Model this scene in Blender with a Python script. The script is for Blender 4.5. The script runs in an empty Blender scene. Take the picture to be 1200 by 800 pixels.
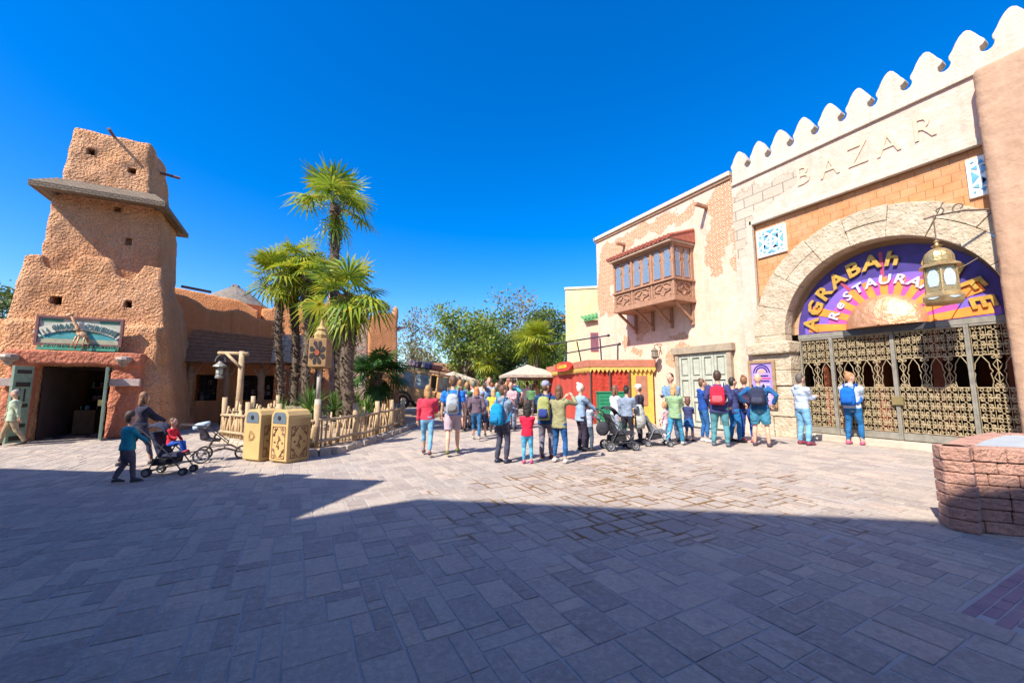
import bpy, bmesh, math, random
from math import sin, cos, pi, radians, sqrt, atan2, hypot, atan
from mathutils import Vector, Matrix, noise
random.seed(7)
R = random.random
U = random.uniform
scene = bpy.context.scene
COL = scene.collection

# ------------------------------------------------------------------ camera, world, sun, exposure
F, HZ, EYE, YAW = 470.0, 453.0, 1.5, radians(28)
PITCH = atan((HZ-400)/F)
cd = bpy.data.cameras.new('camera'); cam = bpy.data.objects.new('camera', cd); COL.objects.link(cam)
cd.sensor_width = 36; cd.lens = 36*F/1200; cd.clip_start = 0.05; cd.clip_end = 1500
cam.location = (0, 0, EYE); cam.rotation_euler = (pi/2+PITCH, 0, -YAW)
scene.camera = cam
SUN = Vector((1, 0.40, -1.12)).normalized()
ELEV = math.asin(-SUN.z)
w = bpy.data.worlds.new('World'); scene.world = w; w.use_nodes = True
nt = w.node_tree; bg = nt.nodes['Background']
sky = nt.nodes.new('ShaderNodeTexSky'); sky.sky_type = 'NISHITA'; sky.sun_disc = False
sky.sun_elevation = ELEV; sky.sun_rotation = atan2(-SUN.x, -SUN.y) % (2*pi)
sky.altitude = 0; sky.air_density = 1.0; sky.dust_density = 1.0; sky.ozone_density = 4.0
hs = nt.nodes.new('ShaderNodeHueSaturation'); hs.inputs['Saturation'].default_value = 1.47
hs.inputs['Hue'].default_value = 0.510
nt.links.new(sky.outputs[0], hs.inputs['Color']); nt.links.new(hs.outputs[0], bg.inputs[0])
bg.inputs[1].default_value = 0.15
sd = bpy.data.lights.new('sun', 'SUN'); sd.energy = 5.0; sd.angle = radians(.5); sd.color = (1, .93, .82)
so = bpy.data.objects.new('sun', sd); COL.objects.link(so); so.rotation_euler = SUN.to_track_quat('-Z', 'Y').to_euler()
vs = scene.view_settings
scene.display_settings.display_device = 'sRGB'; vs.view_transform = 'Standard'; vs.look = 'None'; vs.exposure = 0.85; vs.gamma = 1; vs.use_curve_mapping = False

# ------------------------------------------------------------------ measuring helpers (survey of the photograph)
def ray(u, v):
    x = (u-600)/F; up = (400-v)/F
    fy = cos(PITCH)-sin(PITCH)*up; z = sin(PITCH)+cos(PITCH)*up
    return (x*cos(YAW)+fy*sin(YAW), -x*sin(YAW)+fy*cos(YAW), z)
def gp(u, v, z=0.0):
    r = ray(u, v); t = (z-EYE)/r[2]; return Vector((r[0]*t, r[1]*t, z))
def onx(u, v, X):
    r = ray(u, v); t = X/r[0]; return (r[1]*t, EYE+r[2]*t)
def ony(u, v, Y):
    r = ray(u, v); t = Y/r[1]; return (r[0]*t, EYE+r[2]*t)
def at(u, v, d):
    r = ray(u, v); k = d/(r[0]*sin(YAW)+r[1]*cos(YAW)); return Vector((r[0]*k, r[1]*k, EYE+r[2]*k))
def gd(u, d, z=0.0):
    x = (u-600)/F*d*.994; return Vector((x*cos(YAW)+d*sin(YAW), -x*sin(YAW)+d*cos(YAW), z))

# ------------------------------------------------------------------ materials
MATS = {}
class NT:
    def __init__(s, name):
        s.m = bpy.data.materials.new(name); s.m.use_nodes = True; s.t = s.m.node_tree
        s.b = s.t.nodes['Principled BSDF']; s.tc = s.t.nodes.new('ShaderNodeTexCoord')
        s.co = s.tc.outputs['Object']
    def n(s, typ, **kw):
        nd = s.t.nodes.new('ShaderNode'+typ)
        for k, v in kw.items():
            if k.startswith('i_'):
                key = k[2:]; key = int(key) if key.isdigit() else key.replace('_', ' ')
                s.set(nd.inputs[key], v)
            else: setattr(nd, k, v)
        return nd
    def set(s, sock, v):
        if isinstance(v, bpy.types.NodeSocket): s.t.links.new(v, sock)
        else:
            if isinstance(v, tuple) and len(v) == 3 and sock.type == 'RGBA': v = (*v, 1)
            sock.default_value = v
    def math(s, op, a, b=0.0, c=None):
        nd = s.t.nodes.new('ShaderNodeMath'); nd.operation = op; s.set(nd.inputs[0], a); s.set(nd.inputs[1], b)
        if c is not None: s.set(nd.inputs[2], c)
        return nd.outputs[0]
    def vm(s, op, a, b):
        nd = s.t.nodes.new('ShaderNodeVectorMath'); nd.operation = op; s.set(nd.inputs[0], a); s.set(nd.inputs[1], b)
        return nd.outputs['Value'] if op in ('LENGTH', 'DISTANCE') else nd.outputs[0]
    def noise(s, scale, detail=5, rough=.6, co=None, dim='Fac'):
        nd = s.n('TexNoise', i_Scale=scale, i_Detail=detail, i_Roughness=rough); s.t.links.new(co or s.co, nd.inputs['Vector'])
        return nd.outputs[dim]
    def mix(s, fac, a, b, typ='MIX'):
        nd = s.t.nodes.new('ShaderNodeMix'); nd.data_type = 'RGBA'; nd.blend_type = typ
        s.set(nd.inputs[0], fac); s.set(nd.inputs[6], a); s.set(nd.inputs[7], b); return nd.outputs[2]
    def ramp(s, fac, a, b):
        nd = s.n('MapRange', i_1=a, i_2=b); nd.clamp = True; s.set(nd.inputs[0], fac); return nd.outputs[0]
    def bump(s, h, strength=.5, dist=.02, prev=None):
        nd = s.n('Bump', i_Strength=strength, i_Distance=dist); s.set(nd.inputs['Height'], h)
        if prev is not None: s.t.links.new(prev, nd.inputs['Normal'])
        return nd.outputs[0]
    def out(s, col, rough=.85, normal=None, metal=0.0, spec=None):
        s.set(s.b.inputs['Base Color'], col); s.set(s.b.inputs['Roughness'], rough); s.set(s.b.inputs['Metallic'], metal)
        if spec is not None: s.b.inputs['Specular IOR Level'].default_value = spec
        if normal is not None: s.t.links.new(normal, s.b.inputs['Normal'])
        return s.m
def mat(name, c1, c2=None, scale=3, rough=.85, bump=.3, bs=30, bd=.01, metal=0.0, detail=5, spec=None, streak=0):
    key = name
    if key in MATS: return MATS[key]
    t = NT(name)
    if c2 is None: c2 = tuple(c*.72 for c in c1)
    f = t.ramp(t.noise(scale, detail), .35, .65)
    col = t.mix(f, c1, c2)
    if streak: col = t.mix(t.math('MULTIPLY', t.ramp(t.noise(2.6, 6, co=t.vm('MULTIPLY', t.co, (1, 2.2, .2))), .48, .72), streak), col, tuple(x*.55 for x in c2))
    nrm = t.bump(t.noise(bs, 4), bump, bd) if bump else None
    MATS[key] = t.out(col, rough, nrm, metal, spec); return MATS[key]
def cloth(c):
    key = 'cloth_%02d_%02d_%02d' % tuple(int(min(.99, x)*99) for x in c)
    if key in MATS: return MATS[key]
    t = NT(key)
    f = t.ramp(t.noise(9, 3), .3, .7)
    col = t.mix(f, tuple(min(1, x*1.1) for x in c), tuple(x*.8 for x in c))
    h = t.math('ADD', t.noise(6, 3, .45, co=t.vm('MULTIPLY', t.co, (1, 1, 1.5))), t.math('MULTIPLY', t.noise(300, 1), .05))
    MATS[key] = t.out(col, .9, t.bump(h, .85, .055), 0, .2); return MATS[key]
def emit(name, c, s):
    if name in MATS: return MATS[name]
    t = NT(name); t.b.inputs['Emission Color'].default_value = (*c, 1); t.b.inputs['Emission Strength'].default_value = s
    MATS[name] = t.out(c, .5); return MATS[name]
def adobe(name, c1, c2, lump=9, dist=.06, strength=.9):
    if name in MATS: return MATS[name]
    t = NT(name)
    big = t.ramp(t.noise(.8, 4), .3, .7); fine = t.ramp(t.noise(14, 5), .35, .7)
    col = t.mix(big, c1, c2); col = t.mix(t.math('MULTIPLY', fine, .35), col, tuple(x*.62 for x in c1))
    streak = t.noise(2.2, 4, co=t.vm('MULTIPLY', t.co, (1.6, 1.6, .22)))
    col = t.mix(t.math('MULTIPLY', t.ramp(streak, .5, .75), .4), col, tuple(min(1, x*1.2+.04) for x in c1)); st2 = t.noise(3.1, 5, co=t.vm('MULTIPLY', t.co, (1.3, 1.3, .12))); col = t.mix(t.math('MULTIPLY', t.ramp(st2, .55, .7), .35), col, tuple(x*.5 for x in c2))
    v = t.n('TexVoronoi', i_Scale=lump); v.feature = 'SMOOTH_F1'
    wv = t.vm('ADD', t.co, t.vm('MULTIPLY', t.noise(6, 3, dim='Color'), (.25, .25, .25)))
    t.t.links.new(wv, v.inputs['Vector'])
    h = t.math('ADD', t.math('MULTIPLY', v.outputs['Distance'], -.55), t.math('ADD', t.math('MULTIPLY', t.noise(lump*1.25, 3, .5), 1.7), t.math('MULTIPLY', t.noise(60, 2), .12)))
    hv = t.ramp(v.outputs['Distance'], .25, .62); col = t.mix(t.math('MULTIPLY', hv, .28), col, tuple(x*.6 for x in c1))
    MATS[name] = t.out(col, .95, t.bump(h, strength, dist), 0, .15); return MATS[name]
def brickpat(t, kind, mortar=(.5, .42, .33), c1=(.6, .3, .16), c2=(.48, .22, .1), w=.3, h=.1, ms=.012, axes='yz'):
    """brick colour + height; coordinates u,v taken from object space."""
    sp = t.n('SeparateXYZ'); t.t.links.new(t.co, sp.inputs[0])
    a = sp.outputs['Y' if axes[0] == 'y' else 'X']; b = sp.outputs['Z' if axes[1] == 'z' else 'Y']
    if kind == 'herring':
        pp = t.math('PINGPONG', a, w*.9); b = t.math('ADD', b, pp)
        a = t.math('ADD', a, 0.0)
    wob = t.noise(5, 2); b = t.math('ADD', b, t.math('MULTIPLY', wob, .02))
    cb = t.n('CombineXYZ'); t.t.links.new(a, cb.inputs[0]); t.t.links.new(b, cb.inputs[1])
    br = t.n('TexBrick', i_Color1=c1, i_Color2=c2, i_Mortar=mortar, i_Scale=1.0, i_Mortar_Size=ms, i_Mortar_Smooth=.3, i_Bias=0.0, i_Brick_Width=w, i_Row_Height=h)
    t.t.links.new(cb.outputs[0], br.inputs['Vector'])
    return br.outputs['Color'], br.outputs['Fac']
def brickmat(name, **kw):
    if name in MATS: return MATS[name]
    t = NT(name); col, fac = brickpat(t, kw.pop('kind', 'run'), **kw)
    col = t.mix(t.math('MULTIPLY', t.ramp(t.noise(2.5, 5), .35, .7), .35), col, (.7, .45, .28))
    h = t.math('ADD', t.math('MULTIPLY', fac, -1.0), t.math('MULTIPLY', t.noise(25, 4), .5))
    MATS[name] = t.out(col, .92, t.bump(h, .8, .015), 0, .15); return MATS[name]
def plaster_patched(name, c1, c2, blobs, kind='herring', holes=(), stone=False):
    t = NT(name)
    wv = t.vm('ADD', t.co, t.vm('MULTIPLY', t.vm('SUBTRACT', t.noise(1.7, 6, .65, dim='Color'), (.5, .5, .5)), (0, 1.1, 1.1)))
    def field(bl):
        cur = None
        for (cy, cz, ry, rz) in bl:
            d = t.vm('MULTIPLY', t.vm('SUBTRACT', wv, (0, cy, cz)), (0, 1/ry, 1/rz)); l = t.vm('LENGTH', d, (0, 0, 0))
            cur = l if cur is None else t.math('MINIMUM', cur, l)
        return cur
    f = field(blobs); m = t.math('LESS_THAN', f, 1.0)
    if holes:
        hm = t.math('GREATER_THAN', field(holes), 1.0); m = t.math('MULTIPLY', m, hm)
    if stone: bc, bf = brickpat(t, 'run', (.26, .2, .15), (.48, .42, .33), (.41, .35, .27), .62, .34, .014)
    else: bc, bf = brickpat(t, kind, (.64, .45, .31), (.52, .27, .15), (.42, .19, .10), .27, .1, .02)
    pc = t.mix(t.ramp(t.noise(1.1, 6), .3, .7), c1, c2)
    pc = t.mix(t.math('MULTIPLY', t.ramp(t.noise(5, 6), .5, .72), .35), pc, (.85, .74, .62))
    sk = t.ramp(t.noise(2.0, 5, co=t.vm('MULTIPLY', t.co, (1, 1.9, .16))), .52, .74); pc = t.mix(t.math('MULTIPLY', sk, .4), pc, tuple(x*.62 for x in c2))
    col = t.mix(m, pc, bc)
    edge = t.math('MULTIPLY', t.math('LESS_THAN', t.math('ABSOLUTE', t.math('SUBTRACT', f, 1.0)), .035), .45)
    col = t.mix(edge, col, (.4, .26, .17))
    h = t.math('ADD', t.math('MULTIPLY', m, -1.2), t.math('MULTIPLY', t.math('MULTIPLY', bf, m), -.7))
    h = t.math('ADD', h, t.math('MULTIPLY', t.noise(16, 6), .8)); h = t.math('ADD', h, t.math('MULTIPLY', t.noise(3, 3), 1.5))
    MATS[name] = t.out(col, .93, t.bump(h, .8, .02), 0, .15); return MATS[name]

# ------------------------------------------------------------------ mesh builder
class MB:
    def __init__(s): s.v = []; s.f = []; s.mi = []; s.m = 0; s.T = None
    def add(s, vs, fs, m=None):
        o = len(s.v)
        if s.T is not None: vs = [s.T @ Vector(p) for p in vs]
        s.v += [tuple(p) for p in vs]
        for f in fs: s.f.append(tuple(o+i for i in f)); s.mi.append(s.m if m is None else m)
        return s
    def box(s, c, d, rz=0.0, m=None, rot=None, taper=1.0):
        x, y, z = d[0]/2, d[1]/2, d[2]/2
        M = rot if rot is not None else Matrix.Rotation(rz, 3, 'Z')
        P = []
        for k in (-1, 1):
            q = taper if k > 0 else 1
            for (a, b) in ((-1, -1), (1, -1), (1, 1), (-1, 1)): P.append(Vector(c)+M @ Vector((a*x*q, b*y*q, k*z)))
        return s.add(P, [(3, 2, 1, 0), (4, 5, 6, 7), (0, 1, 5, 4), (1, 2, 6, 5), (2, 3, 7, 6), (3, 0, 4, 7)], m)
    def bx(s, x0, x1, y0, y1, z0, z1, m=None): return s.box(((x0+x1)/2, (y0+y1)/2, (z0+z1)/2), (x1-x0, y1-y0, z1-z0), m=m)
    def bar(s, a, b, w, h=None, m=None):
        a = Vector(a); b = Vector(b); d = b-a; L = d.length
        if L < 1e-6: return s
        q = d.to_track_quat('Z', 'Y').to_matrix(); return s.box((a+b)/2, (w, h or w, L), rot=q, m=m)
    def tube(s, pts, r, n=8, m=None, cap=True, sq=1.0):
        pts = [Vector(p) for p in pts]; k = len(pts); rs = r if isinstance(r, (list, tuple)) else [r]*k
        P = []; up = None
        for i, p in enumerate(pts):
            t = (pts[min(i+1, k-1)]-pts[max(i-1, 0)])
            t = t.normalized() if t.length > 1e-9 else Vector((0, 0, 1))
            if up is None:
                up = Vector((0, 0, 1)) if abs(t.z) < .9 else Vector((0, 1, 0))
            x = t.cross(up)
            if x.length < 1e-4: x = t.orthogonal()
            x.normalize(); y = x.cross(t).normalized(); up = y
            for j in range(n):
                a = 2*pi*j/n; P.append(p+x*cos(a)*rs[i]+y*sin(a)*rs[i]*sq)
        fs = [(i*n+j, i*n+(j+1) % n, (i+1)*n+(j+1) % n, (i+1)*n+j) for i in range(k-1) for j in range(n)]
        if cap: fs += [tuple(range(n))[::-1], tuple((k-1)*n+j for j in range(n))]
        return s.add(P, fs, m)
    def loft(s, rings, m=None, cap=True, closed=True):
        n = len(rings[0]); k = len(rings); P = [p for r in rings for p in r]
        fs = [(i*n+j, i*n+(j+1) % n, (i+1)*n+(j+1) % n, (i+1)*n+j) for i in range(k-1) for j in range(n if closed else n-1)]
        if cap: fs += [tuple(range(n))[::-1], tuple((k-1)*n+j for j in range(n))]
        return s.add(P, fs, m)
    def ell(s, c, r, n=12, k=8, m=None, rot=None):
        c = Vector(c); rings = []
        for i in range(1, k):
            t = pi*i/k
            ring = []
            for j in range(n):
                a = 2*pi*j/n; p = Vector((r[0]*sin(t)*cos(a), r[1]*sin(t)*sin(a), -r[2]*cos(t)))
                ring.append(c+(rot @ p if rot is not None else p))
            rings.append(ring)
        return s.loft(rings, m)
    def lathe(s, c, prof, n=16, m=None, sx=1.0, a0=0.0):
        return s.loft([[(c[0]+r*cos(2*pi*j/n+a0)*sx, c[1]+r*sin(2*pi*j/n+a0), c[2]+z) for j in range(n)] for (r, z) in prof], m)
    def prism(s, poly, fn, d0, d1, m=None):
        n = len(poly); A = [fn(p[0], p[1], d0) for p in poly]; B = [fn(p[0], p[1], d1) for p in poly]
        fs = [tuple(range(n))[::-1], tuple(range(n, 2*n))]+[(i, (i+1) % n, n+(i+1) % n, n+i) for i in range(n)]
        return s.add(A+B, fs, m)
    def quad(s, a, b, c, d, m=None): return s.add([a, b, c, d], [(0, 1, 2, 3)], m)
    def merge(s, o, T=None):
        s.add([(T @ Vector(p)) if T is not None else p for p in o.v], o.f); s.mi[-len(o.f):] = o.mi; return s
    def mesh(s, name, mats, smooth=False):
        me = bpy.data.meshes.new(name); me.from_pydata(s.v, [], s.f)
        for m in (mats if isinstance(mats, (list, tuple)) else [mats]):
            if m: me.materials.append(m)
        if any(s.mi): me.polygons.foreach_set('material_index', s.mi)
        if smooth: me.polygons.foreach_set('use_smooth', [True]*len(s.f))
        me.update(); return me
    def build(s, name, mats, parent=None, smooth=False, bevel=0, recalc=True, loc=None):
        me = s.mesh(name, mats, smooth)
        if recalc:
            bm = bmesh.new(); bm.from_mesh(me); bmesh.ops.recalc_face_normals(bm, faces=bm.faces); bm.to_mesh(me); bm.free()
        o = bpy.data.objects.new(name, me); COL.objects.link(o)
        if parent: o.parent = parent
        if loc is not None: o.location = loc
        if bevel:
            b = o.modifiers.new('bevel', 'BEVEL'); b.width = bevel; b.segments = 2; b.limit_method = 'ANGLE'; b.angle_limit = radians(40)
        return o
YZ = lambda X: (lambda a, b, d: (X+d, a, b))      # polygon in (y,z), extruded along x
XZ = lambda Y: (lambda a, b, d: (a, Y+d, b))      # polygon in (x,z), extruded along y
XY = lambda Z: (lambda a, b, d: (a, b, Z+d))
def tag(o, label=None, cat=None, group=None, kind=None):
    if label: o['label'] = label
    if cat: o['category'] = cat
    if group: o['group'] = group
    if kind: o['kind'] = kind
    return o
def empty(name, loc=(0, 0, 0), rz=0.0, label=None, cat=None, group=None):
    o = bpy.data.objects.new(name, None); COL.objects.link(o); o.location = loc; o.rotation_euler = (0, 0, rz)
    o.empty_display_size = .2
    return tag(o, label, cat, group)
JOBS = []
def organic(mb, name, m, parent=None, voxel=.08, smooth=4, disp=0, dscale=1.0, cut=None, extra=None):
    """one continuous rounded surface: union by voxel remesh, baked in one go by bake_all()"""
    tmp = mb.mesh(name, None); bm = bmesh.new(); bm.from_mesh(tmp); bmesh.ops.recalc_face_normals(bm, faces=bm.faces); bm.to_mesh(tmp); bm.free()
    o = bpy.data.objects.new(name, tmp); COL.objects.link(o)
    if parent: o.parent = parent
    r = o.modifiers.new('r', 'REMESH'); r.mode = 'VOXEL'; r.voxel_size = voxel; r.use_smooth_shade = True
    if smooth: sm = o.modifiers.new('s', 'SMOOTH'); sm.iterations = smooth; sm.factor = .5
    cut_o = None
    if cut:
        cm = cut.mesh('cut', None); b2 = bmesh.new(); b2.from_mesh(cm); bmesh.ops.recalc_face_normals(b2, faces=b2.faces); b2.to_mesh(cm); b2.free()
        cut_o = bpy.data.objects.new('cut', cm); COL.objects.link(cut_o)
        b = o.modifiers.new('b', 'BOOLEAN'); b.operation = 'DIFFERENCE'; b.solver = 'EXACT'; b.object = cut_o
    JOBS.append((o, m, disp, dscale, cut_o, extra)); return o
def bake_all():
    dg = bpy.context.evaluated_depsgraph_get(); dg.update()
    res = [bpy.data.meshes.new_from_object(j[0].evaluated_get(dg)) for j in JOBS]
    dead = []
    for (o, m, disp, ds, cut_o, extra), me in zip(JOBS, res):
        o.modifiers.clear(); old = o.data; nm = o.name
        if disp:
            N_ = [v.normal.copy() for v in me.vertices]; C_ = []
            for v, n in zip(me.vertices, N_):
                p = v.co*ds; C_ += list(v.co+n*disp*(noise.noise(p)+.5*noise.noise(p*2.3)))
            me.vertices.foreach_set('co', C_)
        me.materials.clear(); me.materials.append(m)
        if extra:
            emb, mats = extra
            em = emb.mesh('e', None); off = len(me.polygons)
            bm = bmesh.new(); bm.from_mesh(me); bm.from_mesh(em); bm.faces.ensure_lookup_table()
            for i in range(off, len(bm.faces)): bm.faces[i].material_index = emb.mi[i-off]; bm.faces[i].smooth = True
            bm.to_mesh(me); bm.free()
            for x in mats: me.materials.append(x)
        me.name = nm; o.data = me
        dead.append(old)
        if cut_o: dead.append(cut_o)
    bpy.data.batch_remove(dead); JOBS.clear()
def text_mb(body, size, fn, ext=.02, mb=None, m=0, shear=0.0, align='CENTER', bold=0.0):
    """letters as real extruded mesh: fn(x,y,d) places them"""
    c = bpy.data.curves.new('t', 'FONT'); c.body = body; c.size = size; c.extrude = ext/2; c.align_x = align; c.resolution_u = 2; c.shear = shear; c.offset = bold
    o = bpy.data.objects.new('t', c); COL.objects.link(o)
    me = bpy.data.meshes.new_from_object(o.evaluated_get(bpy.context.evaluated_depsgraph_get()))
    mb = mb or MB()
    mb.add([fn(v.co.x, v.co.y, v.co.z) for v in me.vertices], [tuple(p.vertices) for p in me.polygons], m)
    bpy.data.objects.remove(o); bpy.data.meshes.remove(me); return mb

# ================================================================== SETTING
m_pave = None
def paving_material():
    t = NT('paving_stone')
    g = t.n('NewGeometry'); r = g.outputs['Random Per Island']
    a = t.mix(r, (.43, .36, .295), (.29, .235, .205)); a = t.mix(t.math('MULTIPLY', t.math('GREATER_THAN', t.math('FRACT', t.math('MULTIPLY', r, 7.3)), .8), .5), a, (.55, .42, .32))
    a = t.mix(t.math('MULTIPLY', t.ramp(t.noise(1.2, 6), .4, .7), .45), a, (.30, .27, .24))
    a = t.mix(t.math('MULTIPLY', t.ramp(t.noise(22, 6), .45, .7), .4), a, (.58, .50, .42)); a = t.mix(t.math('MULTIPLY', t.ramp(t.noise(55, 3), .55, .7), .35), a, (.2, .17, .15)); a = t.mix(t.math('MULTIPLY', t.ramp(t.noise(4.5, 6, .7), .56, .62), .35), a, (.24, .19, .16))
    dd = t.vm('LENGTH', t.vm('MULTIPLY', t.vm('SUBTRACT', t.co, (4.9, 5.0, 0)), (.27, .42, 0)), (0, 0, 0))
    st = t.ramp(t.math('ADD', t.noise(3.2, 7, .7), t.math('MULTIPLY', dd, -.22)), .5, .56)
    a = t.mix(t.math('MULTIPLY', st, .8), a, (.22, .13, .06))
    a = t.mix(t.math('MULTIPLY', t.ramp(t.noise(.35, 5), .5, .62), .3), a, (.33, .30, .29))
    h = t.math('ADD', t.noise(26, 7, .7), t.math('MULTIPLY', t.noise(5, 4), 1.6))
    return t.out(a, .8, t.bump(h, .9, .018), 0, .3)
m_pave = paving_material()
t = NT('joint_mortar')
d = t.vm('LENGTH', t.vm('MULTIPLY', t.vm('SUBTRACT', t.co, (4.9, 4.9, 0)), (.25, .34, 0)), (0, 0, 0))
wet = t.ramp(t.math('ADD', t.noise(1.6, 5), t.math('MULTIPLY', d, -.42)), .12, .3)
m_joint = t.out(t.mix(wet, (.36, .33, .30), (.17, .09, .03)), .95, t.bump(t.noise(50, 3), .5, .01))
gnd = MB(); S_ = 400
gnd.quad((-S_, -S_, -.005), (S_, -S_, -.005), (S_, S_, -.005), (-S_, S_, -.005)); tag(gnd.build('ground', m_joint), kind='structure')
# planting bed outline (kerbed island on the left)
ISLE = [(-1.95, 14.3), (-.75, 11.4), (.22, 10.0), (.75, 10.0), (1.5, 11.05), (2.35, 12.5), (3.25, 14.0), (4.1, 15.7), (5.2, 18.2), (6.5, 21), (5.5, 23), (.3, 23), (.3, 18.4), (-1.6, 18.2)]
def inside(p, poly):
    c = False; n = len(poly)
    for i in range(n):
        a, b = poly[i], poly[i-1]
        if (a[1] > p[1]) != (b[1] > p[1]) and p[0] < (b[0]-a[0])*(p[1]-a[1])/(b[1]-a[1])+a[0]: c = not c
    return c
def pavers():
    """random ashlar of single stones, each a bevelled slab of its own size and height"""
    mb = MB(); c = .125; nx = 240; ny = 280; x0 = -14.0; y0 = -3.5
    used = [[False]*ny for _ in range(nx)]
    rnd = random.Random(3)
    for j in range(ny):
        for i in range(nx):
            if used[i][j]: continue
            w_ = rnd.choice((1, 2, 2, 2, 3)); h_ = rnd.choice((1, 2, 2, 3, 3)) if w_ > 1 else rnd.choice((2, 3))
            while w_ > 1 and (i+w_ > nx or any(used[i+k][j] for k in range(w_))): w_ -= 1
            h_ = min(h_, ny-j)
            for a in range(w_):
                for b in range(h_): used[i+a][j+b] = True
            X0 = x0+i*c; Y0 = y0+j*c; X1 = X0+w_*c; Y1 = Y0+h_*c; cx = (X0+X1)/2; cy = (Y0+Y1)/2
            if X1 > 4.05 and Y0 < 1.15:
                if X0 >= 4.0 and Y1 <= 1.2: continue
                if Y1 > 1.2: Y0 = 1.15
                else: X1 = 4.03
                cx = (X0+X1)/2; cy = (Y0+Y1)/2
            if cx < 13.2 and cy > -3:
                f = cx*sin(YAW)+cy*cos(YAW); s_ = cx*cos(YAW)-cy*sin(YAW)
                if f < .3 or abs(s_) > 1.45*f+1.2: continue
                if inside((cx, cy), ISLE): continue
                dd = hypot((cx-4.9)*.27, (cy-4.9)*.36)
                gap = .005+.004*rnd.random()+(.026*rnd.random() if dd < 1 and rnd.random() < .8 else 0)
                z = rnd.uniform(-.0015, .003); e = .004; q = [rnd.uniform(-.005, .005) for _ in range(8)]
                L = [(X0+gap+q[0], Y0+gap+q[1]), (X1-gap+q[2], Y0+gap+q[3]), (X1-gap+q[4], Y1-gap+q[5]), (X0+gap+q[6], Y1-gap+q[7])]
                sg = ((1, 1), (-1, 1), (-1, -1), (1, -1)); tz = [z+rnd.uniform(-.0015, .0015) for _ in range(4)]
                V = [(p[0], p[1], -.011) for p in L]+[(p[0], p[1], tz[k]-.003) for k, p in enumerate(L)]+[(p[0]+e*s1, p[1]+e*s2, tz[k]) for k, (p, (s1, s2)) in enumerate(zip(L, sg))]
                mb.add(V, [(0, 1, 5, 4), (1, 2, 6, 5), (2, 3, 7, 6), (3, 0, 4, 7), (4, 5, 9, 8), (5, 6, 10, 9), (6, 7, 11, 10), (7, 4, 8, 11), (8, 9, 10, 11)])
    return mb
tag(pavers().build('paving', m_pave, recalc=False), kind='structure')
far = MB(); far.quad((-14, 31.5, 0), (16, 31.5, 0), (16, 90, 0), (-14, 90, 0)); far.quad((-60, -3.5, 0), (-14, -3.5, 0), (-14, 90, 0), (-60, 90, 0))
tag(far.build('far_pavement', mat('far_paving', (.45, .4, .34), (.33, .3, .26), .8)), kind='structure')
# brick strip, lower right, with its dark seam
sb = MB(); rnd = random.Random(5)
for i in range(60):
    for j in range(34):
        X0 = 4.0+i*.2+(j % 2)*.1; Y1 = 1.13-j*.075; cx = X0+.1; cy = Y1-.035
        if X0 > 9: continue
        z = rnd.uniform(-.003, .002)
        sb.box((cx, cy, z-.01), (.192, .068, .016))
tag(sb.build('brick_path', mat('path_brick', (.30, .19, .20), (.22, .14, .17), 4, .85, .4, 40), bevel=.004), kind='structure')

# planting bed: soil, rubble, kerb
soil = MB()
cx0 = sum(p[0] for p in ISLE)/len(ISLE); cy0 = sum(p[1] for p in ISLE)/len(ISLE)
rings = []
for (k, z) in ((1.0, -.02), (.98, .1), (.9, .14), (.6, .22), (.25, .2)):
    rings.append([(cx0+(p[0]-cx0)*k, cy0+(p[1]-cy0)*k, z+.03*R()) for p in ISLE])
soil.loft(rings)
tag(soil.build('planting_bed', mat('sandy_soil', (.40, .29, .19), (.28, .19, .12), 3, .95, .9, 12, .06), smooth=False), kind='structure')
kb = MB()
for i in range(len(ISLE)-1):
    a, b = Vector(ISLE[i]), Vector(ISLE[i+1])
    if i > 7: break
    L = (b-a).length; n = max(2, int(L/.34)); an = atan2(b.y-a.y, b.x-a.x)
    for k in range(n):
        p = a+(b-a)*((k+.5)/n); kb.box((p.x, p.y, .055), (L/n*.94, .24+.06*R(), .15+.04*R()), an+U(-.06, .06), taper=.86)
tag(kb.build('kerb', mat('kerb_stone', (.46, .38, .29), (.34, .27, .2), 4, .9, .7, 14, .03), bevel=.03, smooth=False), kind='structure')

# ================================================================== buildings behind the camera (they cast the broad shadow)
m_plain = adobe('plain_adobe', (.50, .33, .22), (.44, .28, .18))
def offstage(name, foot, h, label, extra=()):
    e = empty(name, (0, 0, 0), 0, label, 'building')
    b = MB(); b.prism(foot, XY(0), 0, h); b.build('wall', m_plain, e)
    p = MB()
    for (x, y, s, hh) in extra: p.box((x, y, h+hh/2), (s, s*.6, hh), atan2(-.72, 1))
    if extra: p.build('parapet', m_plain, e)
hA = 7.0; kA = hA/1.12
def foot_from_shadow(x, y, h): return (x-h/1.12, y-.40*h/1.12)
offstage('market_hall', [foot_from_shadow(-11.5, 16.0, hA), foot_from_shadow(1.35, 6.85, hA), foot_from_shadow(.12, 5.45, hA), (-9.5, -2.5), (-22, 6)], hA, 'plain adobe market hall standing behind the camera on the left',
         [(foot_from_shadow(a, b, hA)[0]-.15, foot_from_shadow(a, b, hA)[1]-.2, s, hh) for a, b, s, hh in ((-1.2, 8.8, .5, .32), (-.1, 8.0, .55, .3), (-2.6, 9.8, .6, .25), (-.75, 8.4, .3, .4))])
hB = 12.0
offstage('arcade_hall', [foot_from_shadow(.04, 5.38, hB), foot_from_shadow(1.55, 5.55, hB), foot_from_shadow(13.2, -3.1, hB), (-2, -16), (-14, -7)], hB, 'tall plain adobe hall standing behind the camera on the right')

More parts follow.
